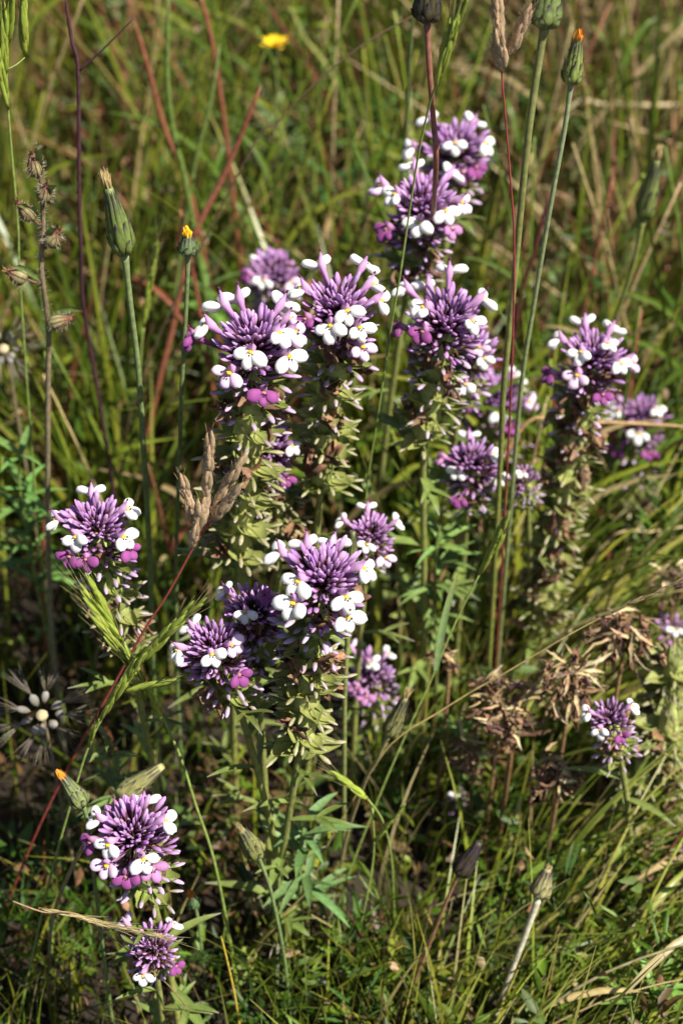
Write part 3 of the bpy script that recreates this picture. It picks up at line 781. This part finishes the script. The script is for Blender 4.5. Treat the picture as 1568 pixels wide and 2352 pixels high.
# ------------------------------------------------------------------ grasses with ears
def lemma_mesh(kind, k):
    mb = MB()
    if kind == 'dry':
        c = jit((.50, .37, .22), .12); d = mixc(c, (.28, .17, .09), .4); L = .9; w = .17; aw = rnd(.25, .5); ac = (.42, .3, .17)
    elif kind == 'green':
        c = jit((.33, .40, .06), .12); d = mixc(c, (.18, .25, .04), .6); L = 1.1; w = .11; aw = rnd(.9, 1.5); ac = (.26, .22, .10)
    else:
        c = jit((.40, .34, .16), .12); d = mixc(c, (.3, .2, .1), .5); L = .8; w = .05; aw = rnd(.8, 1.3); ac = (.42, .33, .18)
    mb.tube([V((0, 0, 0)), V((.02, 0, L * .2)), V((.03, 0, L * .45)), V((.02, 0, L * .75)), V((0, 0, L))], [w * .4, w * .9, w, w * .65, w * .12], [d, c, c, d, d], 7, V((1, 0, 0)), .62)
    mb.tube([V((.01, 0, L * .9)), V((.03, 0, L + aw * .5)), V((.08, rnd(-.05, .05), L + aw))], [.011, .008, .003], ac, 3)
    for s in (-1, 1):        # raised nerves
        mb.tube([V((.03, s * w * .4, L * .1)), V((.03 + w * .5, s * w * .5, L * .4)), V((.02, s * w * .1, L * .9))], [.006] * 3, mixc(d, (.1, .1, .03), .4), 3)
    if kind == 'dry':
        for j in range(8):
            q = rnd(.05, .8) * L; a = rnd(-1.2, 1.2)
            p = V((w * .6 * math.cos(a), w * math.sin(a), q)); mb.tube([p, p * 1.0 + V((math.cos(a) * .06, math.sin(a) * .06, .05))], [.004, .002], (.6, .52, .4), 3)
    return mb.mesh('lemma', M_DRY if kind != 'green' else M_GRASS)
LEM = {k: [lemma_mesh(k, i) for i in range(4)] for k in ('dry', 'green', 'straw')}
def spikelet(parent, base, o, ax, ln, kind, n, side=None, sc=1.0, spread=12):
    side = side or V((1, 0, 0)); ax = ax.normalized(); side = (side - ax * side.dot(ax)).normalized(); nb = ax.cross(side)
    mb = MB(); mb.tube([o, o + ax * ln * .5, o + ax * ln * .9], [.03, .025, .012], (.3, .24, .1) if kind != 'green' else (.2, .28, .06), 5)
    sp = part('spikelet', mb, M_STEM, parent, base)
    for i in range(n):
        q = i / n; s = 1 if i % 2 else -1
        d = (ax + side * s * math.tan(R(spread * rnd(.7, 1.2))) + nb * rnd(-.12, .12)).normalized()
        link('lemma', random.choice(LEM[kind]), sp, mtx(o + ax * ln * .85 * q + nb * rnd(-.02, .02) - base, (side * s + nb * rnd(-.9, .9)), d, sc * (1 - .25 * q)))
    return sp
def ear_grass(label, pix, Ys, stemcol, r, ears, kind, group=None, name='grass_stalk', toground=True, blades_=()):
    cur = stem_points(pix, Ys, 6, toground)
    base = V((cur[-1].x, cur[-1].y, 0 if toground else cur[-1].z))
    t = empty(name, base, label, 'grass', group)
    mb = MB(); mb.tube(cur, lambda q: r[0] + (r[1] - r[0]) * q, lambda q: mixc(stemcol[0], stemcol[1], q), 7); part('stem', mb, M_STEM, t, base)
    for e in ears:
        (u0, v0), (u1, v1), Y, n = e[:4]; sc = e[4] if len(e) > 4 else 1
        a = P(u0, v0, Y); b = P(u1, v1, Y - .3); spikelet(t, base, a, b - a, (b - a).length, kind, int(n * (1.5 if kind == 'green' else 1)), V((1, .3, .2)), sc * (1.15 if kind == 'green' else 1), 13 if kind == 'dry' else 10)
        near = min(cur, key=lambda p: (p - a).length)
        if (near - a).length > .12:
            mb = MB(); mb.tube(smooth([a, a.lerp(near, .5) + V((0, 0, -.05)), near], 3), lambda q: .02, stemcol[0], 5); part('branchlet', mb, M_STEM, t, base)
    for (pts, w, c) in blades_:
        q = smooth([P(u, v, Y) for u, v, Y in pts], 5)
        mb = MB(); mb.blade(q, lambda s: w * (1 - s ** 2.5) * (.6 + .4 * min(1, s * 4)) + .005, V((.3, -1, .5)), lambda s: mixc(c, (.3, .28, .1), s ** 3), .35); part('leaf_blade', mb, M_GRASS, t, base)
    return t
REDS = ((.26, .05, .05), (.20, .04, .03)); GRS = ((.22, .28, .07), (.16, .22, .05))
ear_grass('dry brome with fat tan spikelets on a red stem, against the fruiting spike', [(490, 1190), (455, 1238), (440, 1265), (385, 1365), (330, 1450), (255, 1585), (180, 1720), (90, 1900), (0, 2120), (-40, 2230)], [37] * 10, REDS, (.03, .045),
          [((452, 1215), (418, 1095), 37, 13), ((468, 1205), (486, 990), 36.9, 20), ((475, 1200), (560, 1045), 37.1, 18), ((440, 1258), (462, 1165), 36.8, 9), ((490, 1195), (548, 1120), 36.8, 11)], 'dry')
ear_grass('dry hairy brome with tan spikelets on a thin dark red stem among bud stalks', [(1160, 150), (1152, 170), (1158, 250), (1172, 420), (1180, 560), (1176, 800), (1165, 1050)], [43] * 6 + [43.4], REDS, (.025, .04),
          [((1148, 100), (1138, -40), 43, 15), ((1152, 165), (1143, 75), 42.9, 11), ((1165, 130), (1205, 35), 43.1, 12)], 'dry')
ear_grass('slim green bearded grass ear in front of the thick one, on a thin stem', [(330, 1510), (285, 1580), (235, 1650), (200, 1725), (165, 1840), (120, 2000), (85, 2150), (40, 2360)], [35, 35, 34.8, 34.6, 34.3, 34, 33.8, 33.5], GRS, (.035, .045),
          [((320, 1525), (415, 1425), 35, 8, .95), ((365, 1470), (455, 1385), 35, 7, .9), ((262, 1610), (330, 1505), 34.9, 5, .9), ((232, 1655), (275, 1565), 34.8, 4, .8), ((285, 1588), (385, 1568), 34.9, 6, .8), ((205, 1715), (225, 1650), 34.6, 3, .6)], 'green')
ear_grass('thick green bearded grass ear leaning over the lone clover\'s stem', [(285, 1475), (320, 1545), (365, 1630), (415, 1740), (450, 1850), (490, 1970), (525, 2140), (560, 2360)], [36, 36, 36, 35.8, 35.5, 35.2, 34.8, 34.4], GRS, (.05, .045),
          [((330, 1560), (245, 1455), 36, 8, 1), ((310, 1530), (215, 1420), 35.9, 8, 1), ((280, 1470), (200, 1370), 36, 8, 1), ((265, 1440), (205, 1330), 36.1, 6, .9), ((350, 1600), (290, 1500), 35.9, 6, .9), ((375, 1660), (330, 1560), 35.8, 5, .8)], 'green')
ear_grass('bright green grass ear on a thin stalk crossing the pink and white clover head', [(1010, 175), (990, 225), (965, 330), (945, 450), (920, 620), (893, 780), (868, 950), (842, 1120), (830, 1300)], [42, 42.5, 43, 43.4, 43.6, 43.8, 44, 44.2, 44.5], GRS, (.028, .04),
          [((1000, 195), (1030, 90), 42, 8, 1.0), ((1020, 140), (1052, 30), 42, 8, 1), ((1038, 80), (1070, -30), 42, 8, 1)], 'green')
ear_grass('green grass ear low on a curved stem in dark grass beside the leafy plant', [(855, 1855), (858, 1960), (838, 2080), (805, 2230), (785, 2360)], [36, 36, 35.8, 35.5, 35], GRS, (.03, .035),
          [((862, 1930), (935, 1845), 36, 4, .6)], 'green')
ear_grass('chunky yellow green grass ear bent against the leafy clover stem', [(840, 1830), (880, 1890), (900, 1990), (905, 2150)], [35.6, 36, 36.5, 37], GRS, (.04, .04),
          [((845, 1835), (765, 1775), 35.6, 9, .75)], 'green')
ear_grass('slender green grass with a narrow ear leaning beside the bare clover stem', [(1105, 1310), (1045, 1430), (990, 1560), (930, 1690), (868, 1835), (800, 2010), (760, 2140)], [40, 39.8, 39.4, 39, 38.5, 38, 37.5], GRS, (.03, .04),
          [((1100, 1320), (1145, 1240), 40, 6, .9), ((1120, 1285), (1165, 1195), 40, 5, .9)], 'green', blades_=[([(1000, 1540, 39.4), (1015, 1440, 39.6), (1035, 1360, 39.8), (1055, 1305, 39.9)], .13, (.16, .24, .10))])
ear_grass('wispy straw grass ear sweeping over the withered brown heads', [(1400, 1408), (1320, 1450), (1240, 1497), (1160, 1545), (1080, 1590), (1000, 1640), (920, 1690), (860, 1760)], [38, 38, 38, 38, 38, 37.8, 37.6, 37.5], ((.40, .30, .12), (.36, .28, .10)), (.025, .03),
          [((1380, 1418), (1470, 1375), 38, 8, .8), ((1440, 1390), (1530, 1350), 38, 8, .8), ((1500, 1365), (1590, 1320), 38, 8, .8)], 'straw')
ear_grass('drooping brown awned grass lying over the short clover', [(30, 2070), (100, 2095), (200, 2115), (-30, 2090)][0:3], [30, 30, 30.2], ((.2, .13, .07), (.2, .13, .07)), (.025, .02),
          [((90, 2085), (250, 2120), 30.2, 9, .9), ((180, 2110), (330, 2140), 30.3, 9, .9), ((260, 2130), (390, 2155), 30.3, 7, .9)], 'straw', toground=True)
ear_grass('tall green grass ear with bristles beside the catchfly', [(15, 160), (20, 260), (30, 380), (42, 520), (50, 700)], [47] * 5, GRS, (.035, .04),
          [((14, 180), (8, 40), 47, 9, 1.1), ((18, 110), (30, -40), 47, 9, 1.1), ((20, 250), (-5, 120), 47, 8, 1.1), ((60, 130), (52, -30), 47.5, 8, 1.1)], 'green')
ear_grass('blurred green grass ear between the two buds behind the big heads', [(330, 745), (322, 860), (330, 1000)], [52, 52, 52.5], GRS, (.04, .04),
          [((330, 750), (345, 640), 52, 8, .9), ((338, 690), (360, 570), 52, 8, .9)], 'green')

# ------------------------------------------------------------------ single stalks one can pick out
def stalk(label, pix, Y, col, r, name='plant_stalk', cat='stalk', group=None, toground=True, branch=None):
    Ys = Y if isinstance(Y, list) else [Y] * len(pix)
    cur = stem_points(pix, Ys, 6, toground); base = V((cur[-1].x, cur[-1].y, min(cur[-1].z, 0) if toground else cur[-1].z))
    t = empty(name, base, label, cat, group)
    mb = MB(); mb.tube(cur, lambda q: r * (.12 + .63 * min(1, q * 22) + .35 * q), lambda q: mixc(col, (col[0] * .85, col[1] * .9, col[2] * .8), q), 7); part('stem', mb, M_STEM, t, base)
    for b in branch or ():
        q = smooth([P(u, v, YY) for u, v, YY in b], 5); mb = MB(); mb.tube(q, lambda s: r * .6 * (1 - .6 * s), col, 6); part('branch', mb, M_STEM, t, base)
    return t
RED = (.25, .085, .05); DKP = (.075, .03, .04)
stalk('salmon red stalk slanting behind the yellow tipped bud', [(600, 195), (520, 390), (440, 560), (395, 760), (345, 970)], [58, 58, 57.5, 57, 56.5], RED, .13)
stalk('red stalk slanting behind the tall pappus tipped bud', [(308, 45), (350, 190), (380, 300), (430, 420), (470, 600)], 64, RED, .12)
stalk('thin red stalk beside the green stalks in the far grass', [(460, -10), (485, 90), (500, 180), (520, 320)], 66, RED, .12)
stalk('dark purple stalk with a side branch above the catchfly', [(150, -10), (165, 90), (180, 165), (182, 400), (186, 560), (192, 700), (235, 960)], [50] * 5 + [50.5, 51], DKP, .075, branch=[[(180, 165, 50), (240, 110, 50), (310, 40, 50)]])
stalk('green stalk rising between the red stalks', [(388, -10), (384, 160), (398, 300), (430, 440)], 61, (.15, .22, .05), .11)
stalk('green stalk slanting against the upright one between red stalks', [(505, 100), (480, 250), (440, 420)], 62, (.17, .22, .06), .10)
stalk('yellow green upright stalk standing near the yellow flower', [(742, 130), (728, 300), (718, 480)], 70, (.2, .24, .05), .11)
stalk('olive leaf stalk slanting under the yellow flower', [(665, 15), (700, 90), (760, 170), (830, 330)], 78, (.24, .24, .07), .14)
stalk('thin dark dry stalk slanting across the far grass towards the dark bud', [(955, 32), (830, 105), (720, 195), (640, 280), (560, 375)], 54, (.12, .08, .05), .035)
stalk('dark olive stalk passing beside the distant clover head', [(948, 20), (940, 150), (930, 330), (915, 470)], 57, (.07, .09, .03), .09)
stalk('dark red stalk sloping between the bud stalks', [(1262, 440), (1225, 580), (1190, 700), (1170, 860)], 56, (.12, .03, .035), .09)
stalk('tan dead stalk slanting in the far grass beyond the bud stalks', [(1580, 50), (1500, 130), (1420, 220), (1330, 330)], 78, (.50, .38, .20), .14)
stalk('tan dead stalk lying level in the far grass', [(1580, 240), (1480, 242), (1390, 240), (1300, 262)], [80, 79, 78, 77], (.48, .38, .22), .14)
stalk('tan dry stalk lying level across the leaning spike\'s neighbour', [(1580, 980), (1480, 974), (1380, 970), (1290, 978), (1190, 993)], [50, 50, 49.7, 49.5, 49.3], (.36, .22, .10), .07)
stalk('straw stalk sloping in below the level dry one', [(1580, 1208), (1490, 1222), (1400, 1238)], 50, (.46, .36, .18), .06)
stalk('long dark red stalk slanting through the low grass by the cream stalk', [(1580, 1890), (1510, 1985), (1450, 2050), (1350, 2130), (1250, 2215), (1120, 2300), (980, 2370)], [38, 38, 37.6, 37.2, 36.8, 36.4, 36], (.26, .07, .06), .06)
stalk('dry brown stalk under the brown mass, nearly upright', [(1180, 1700), (1165, 1800), (1150, 1900), (1140, 2010)], 41, (.34, .18, .07), .05)
stalk('pale yellow flattened grass stalk below the withered heads', [(1195, 1830), (1178, 1900), (1160, 1980), (1145, 2060)], 40, (.46, .48, .18), .09)
stalk('yellowing stalk below the short clover', [(508, 2150), (525, 2220), (540, 2290), (552, 2370)], 33, (.50, .36, .05), .04)
stalk('green stalk under the leafy stemmed clover', [(640, 1980), (642, 2080), (660, 2200), (668, 2370)], [35.2, 35.4, 35.6, 36], (.17, .22, .06), .08)
stalk('reddish stalk between the catchfly and the lone clover', [(115, 900), (110, 1050), (100, 1280)], 49, (.25, .07, .05), .08)

# countable grass stalks standing behind the flowers
def many_stalks():
    n = 0
    for i in range(290):
        Y = 50 + 85 * random.random() ** 1.2
        half = 1568 / 2 / FPX * Y * 1.25
        x = rnd(-half * 1.15, half * 1.15)
        h = float(hcap(np.array(x), np.array(Y))) * rnd(.9, 1.5)
        kind = random.choices(('green', 'yellow', 'straw', 'red'), (5, 4, 2.5, 1.5))[0]
        col = {'green': (.085, .14, .016), 'yellow': (.18, .21, .022), 'straw': (.36, .27, .13), 'red': (.24, .075, .045)}[kind]
        lab = {'green': 'slim green grass stalk rising in the blurred meadow behind the flowers',
               'yellow': 'slim yellow green grass stalk rising in the blurred meadow behind the flowers',
               'straw': 'slim straw coloured grass stalk rising in the blurred meadow behind the flowers',
               'red': 'slim reddish grass stalk rising in the blurred meadow behind the flowers'}[kind]
        b = V((x, Y, -.2)); lean = V((rnd(-.3, .3), rnd(-.15, .15), 0))
        pts = smooth([b, b + V((0, 0, h * .35)) + lean * h * .2, b + V((0, 0, h * .7)) + lean * h * .55, b + V((0, 0, h)) + lean * h], 3)
        t = empty('grass_stalk', V((x, Y, 0)), lab, 'grass', kind + ' grass stalks behind the flowers')
        c = jit(col, .2); w = rnd(.06, .12)
        mb = MB(); mb.tube(pts, lambda q: w * (1 - .55 * q), lambda q: c, 5); part('stem', mb, M_STEM, t, V((x, Y, 0)))
        for k in range(random.randint(1, 2)):
            p = pts[random.randint(2, 6)]; a = rnd(0, 6.28); d = V((math.cos(a) * .6, math.sin(a) * .3, 1)); L = rnd(3, 7)
            q = [p + d * (L * s) + V((0, 0, -L * .5 * s * s)) + V((math.cos(a), 0, 0)) * L * .25 * s * s for s in (0, .25, .5, .75, 1)]
            mb = MB(); cc = jit(col, .15); mb.blade(q, [.08, .13, .12, .08, .01], V((0, -1, .5)), cc, .3); part('leaf_blade', mb, M_GRASS, t, V((x, Y, 0)))
many_stalks()
def near_stalks():
    for i in range(46):
        x = rnd(1.5, 15); Y = rnd(26, 46); h = rnd(4.5, 9) * (1 if x > 4 else .6)
        kind = random.choices(('green', 'yellow', 'straw'), (3, 4, 4))[0]
        col = {'green': (.11, .18, .025), 'yellow': (.22, .24, .035), 'straw': (.40, .32, .16)}[kind]
        lab = {'green': 'slanting fresh green grass stalk in the low growth under the dead clump',
               'yellow': 'slanting yellow green grass stalk in the low growth under the dead clump',
               'straw': 'slanting straw coloured grass stalk in the low growth under the dead clump'}[kind]
        b = V((x, Y, -.2)); ln = V((rnd(.4, 1.3), rnd(-.1, .5), 0))
        pts = smooth([b, b + V((0, 0, h * .3)) + ln * h * .2, b + V((0, 0, h * .6)) + ln * h * .55, b + V((0, 0, h * .8)) + ln * h], 3)
        t = empty('grass_stalk', V((x, Y, 0)), lab, 'grass', kind + ' slanting grass stalks')
        c = jit(col, .2); w = rnd(.04, .085)
        mb = MB(); mb.tube(pts, lambda q: w * (1 - .6 * q), lambda q: c, 6); part('stem', mb, M_STEM, t, V((x, Y, 0)))
        p = pts[random.randint(2, 6)]; a = rnd(-.8, .8); d = V((math.cos(a), math.sin(a), .8)); L = rnd(2, 4.5)
        q = [p + d * (L * k) + V((0, 0, -L * .6 * k * k)) for k in (0, .25, .5, .75, 1)]
        mb = MB(); mb.blade(q, [.06, .12, .11, .07, .01], V((0, -1, .8)), jit(col, .15), .3); part('leaf_blade', mb, M_GRASS, t, V((x, Y, 0)))
near_stalks()

# ------------------------------------------------------------------ seed heads
def seed_head(label, px, Y, r, n, fluff):
    c = P(px[0], px[1], Y); base = V((c.x + .3, c.y + .3, 0))
    t = empty('seed_head', base, label, 'seed head')
    mb = MB(); mb.tube(smooth([c, c + V((.1, .1, -2.5)), base + V((0, 0, -.3))], 5), lambda q: .06, (.2, .16, .09), 6); part('stem', mb, M_STEM, t, base)
    mb = MB(); mb.egg(c - V((0, 0, .15)), V((0, -.5, 1)), .35, .2, .2, V((1, 0, 0)), (.55, .45, .28), 9, 6); part('receptacle', mb, M_DRY, t, base)
    view = (CAMP - c).normalized(); ex = V((1, 0, 0)); ey = view.cross(ex).normalized()
    for k in range(n):
        a = 2 * math.pi * k / n + rnd(-.15, .15); d = (ex * math.cos(a) + ey * math.sin(a) + view * rnd(-.1, .5)).normalized()
        p = c + d * r * .42
        mb = MB(); mb.egg(p - d * r * rnd(.02, .2), d + view * rnd(-.4, .4), r * rnd(.3, .48), r * rnd(.08, .14), r * .05, view, lambda s: mixc((.25, .19, .14), (.42, .40, .37), min(1, s * 1.5)), 8, 6)
        ac = part('achene', mb, M_FLUFF, t, base)
        mb = MB(); nb = d.cross(view).normalized()
        for j in range(fluff):
            dd = (d + nb * rnd(-.5, .5) + view * rnd(-.4, .4)).normalized(); q = p + d * r * .2
            mb.tube([q, q + dd * r * .5, q + dd * r * rnd(.7, 1.1)], [.009, .007, .003], jit((.42, .36, .28), .2), 3)
        part('pappus', mb, M_FLUFF, ac, base)['kind'] = 'stuff'
seed_head('open ring shaped seed head with silvery pappus tufts below the lone clover and bearded grass', (98, 1640), 38.5, 1.1, 9, 20)
seed_head('small white fluffy seed head low in the grass beside the blackened bud\'s stalk', (890, 2250), 40, .55, 12, 14)
seed_head('blurred grey white seed head beside the reddish catchfly stem', (10, 800), 52, .9, 10, 14)

# ------------------------------------------------------------------ withered brown heads
def dead_head(label, px, Y, size, n, droop, light=.5):
    c = P(px[0], px[1], Y); base = V((c.x, c.y + .5, 0))
    t = empty('withered_clover', base, label, 'dead flower', 'withered brown clover heads')
    mb = MB(); mb.tube(smooth([c, c + V((.2, .2, -1.5)), base + V((0, 0, -.3))], 5), lambda q: .07, (.24, .14, .07), 6); part('stem', mb, M_STEM, t, base)
    for i in range(int(n * 1.6)):
        a = rnd(0, 6.28); d = V((math.cos(a), math.sin(a) * .8, rnd(-1, 1) - droop)).normalized(); L = size * rnd(.5, 1.05)
        col = random.choice([(.22, .14, .08), (.36, .27, .16), (.11, .065, .04), (.50, .41, .26), (.15, .09, .08), (.34, .24, .14), (.42, .31, .18)])
        p = c + V((rnd(-.3, .3), rnd(-.3, .3), rnd(-.5, .4))) * size; pts = [p]; dd = d
        for k in range(5):
            dd = (dd + V((rnd(-.45, .45), rnd(-.45, .45), rnd(-.35, .2)))).normalized(); pts.append(pts[-1] + dd * L * .22)
        mb = MB(); w = rnd(.03, .085)
        mb.blade(pts, [w * .4, w, w * .8, w * 1.1, w * .6, w * .15], V((rnd(-1, 1), -1, rnd(0, 1))), [jit(col, .25) for _ in pts], rnd(.3, 1.0)); part('withered_bract', mb, M_DRY, t, base)
    for i in range(n // 3):
        p = c + V((rnd(-.7, .7), rnd(-.6, .3), rnd(-.7, .5))) * size
        link('withered_flower', random.choice(WITH), t, mtx(p - base, V((rnd(-1, 1), rnd(-1, 1), 0)) + V((.01, 0, 0)), V((rnd(-.6, .6), rnd(-.6, .6), rnd(-1, .6))), rnd(.5, .8)))
dead_head('shaggy hanging brown clover head under the straw grass ear', (1425, 1450), 41, 1.35, 42, .6)
dead_head('crumpled brown clover head with purple scraps in the thick of the dead clump', (1300, 1555), 40, 1.3, 44, .1)
dead_head('reddish brown curled scraps at the loose end of the dead clump', (1140, 1580), 40.5, 1.1, 24, 0)
dead_head('torn brown clover head lower in the dead clump with pale husks', (1165, 1650), 39.5, 1.15, 30, 0)
dead_head('hanging parched brown clover head below the rest of the dead clump', (1275, 1760), 38.5, 1.1, 28, .9)
dead_head('faded purple brown head at the foot of the dead clump', (1080, 1720), 41, 1.0, 22, .1)
dead_head('dead brown clump behind the straw grass ear', (1545, 1320), 46, 1.1, 20, .2)
dead_head('brown curled remnants beside the bare clover stem', (1020, 1500), 42, .55, 10, 0)

# ------------------------------------------------------------------ leafy green herbs one can pick out
HERB_GROUP = 'leafy green herbs between the flowers'
def herb(label, px, Y, h, n, L, col, name='green_herb'):
    top = P(px[0], px[1], Y); base = V((top.x, top.y, 0)); t = empty(name, base, label, 'herb', HERB_GROUP)
    cur = smooth([top, top + V((rnd(-.2, .2), rnd(-.2, .2), -h * .5)), V((top.x + rnd(-.4, .4), top.y, -.3))], 6)
    mb = MB(); mb.tube(cur, lambda q: .035 + .03 * q, (.16, .20, .05), 6); part('stem', mb, M_STEM, t, base)
    for i in range(n):
        q = rnd(0, 1) ** .9 * h; p = top - V((0, 0, q)); a = i * 2.39996
        d = V((math.cos(a), math.sin(a), rnd(.15, .9))); l = L * rnd(.6, 1.15)
        pts = [p + d * (l * s_) + V((0, 0, -.35 * l * s_ * s_)) for s_ in (0, .25, .5, .75, 1)]
        c = jit(col, .2); w = l * rnd(.06, .1)
        mb = MB(); mb.blade(pts, [w * .4, w, w * .9, w * .6, w * .05], V((0, 0, 1)), c, .35); part('leaf', mb, M_LEAF, t, base)
for a in (('bright feathery herb blurred behind the distant clover head', (870, 235), 78, 6, 34, 2.6, (.13, .22, .05)),
          ('pale grey green herb below the blurred yellow flower', (640, 215), 82, 4, 26, 2.0, (.16, .22, .10)),
          ('dark broad herb tuft between the distant clover heads and the far grass', (760, 400), 76, 6, 30, 2.6, (.05, .11, .03)),
          ('bright herb tuft beside the catchfly stem below its calyces', (45, 1040), 47, 6, 34, 1.9, (.11, .21, .05)),
          ('bright herb behind the red brome stem and bud stalks', (1235, 800), 62, 5, 30, 2.0, (.12, .23, .04)),
          ('herb with lobed green leaves at the foot of the bare clover stem', (1010, 1200), 45, 5, 30, 1.5, (.14, .22, .06)),
          ('fresh green herb beside the lone white bloom in the dark grass', (1060, 1640), 42, 4, 18, 1.5, (.14, .23, .05)),
          ('green herb patch beyond the level dry stalk', (1500, 850), 66, 5, 28, 2.2, (.10, .19, .04)),
          ('narrow leaved herb under the low ring headed clover', (250, 1690), 37, 4, 30, 1.3, (.13, .18, .06)),
          ('leafy herb at the foot of the leafy stemmed clover', (700, 1880), 36, 4, 22, 1.8, (.12, .20, .07)),
          ('bright thin leaved herb among the slanting grass stalks', (1500, 2260), 33, 3, 30, 1.8, (.15, .26, .05)),
          ('thin leaved herb behind the small white seed head', (960, 2130), 40, 3, 26, 1.4, (.13, .22, .05)),
          ('green herb beyond the blurred short clover behind the two big heads', (480, 640), 62, 5, 26, 2.2, (.11, .20, .04)),
          ('yellow green herb behind the thin dry stalk', (560, 480), 70, 5, 26, 2.0, (.16, .20, .04))):
    herb(*a)
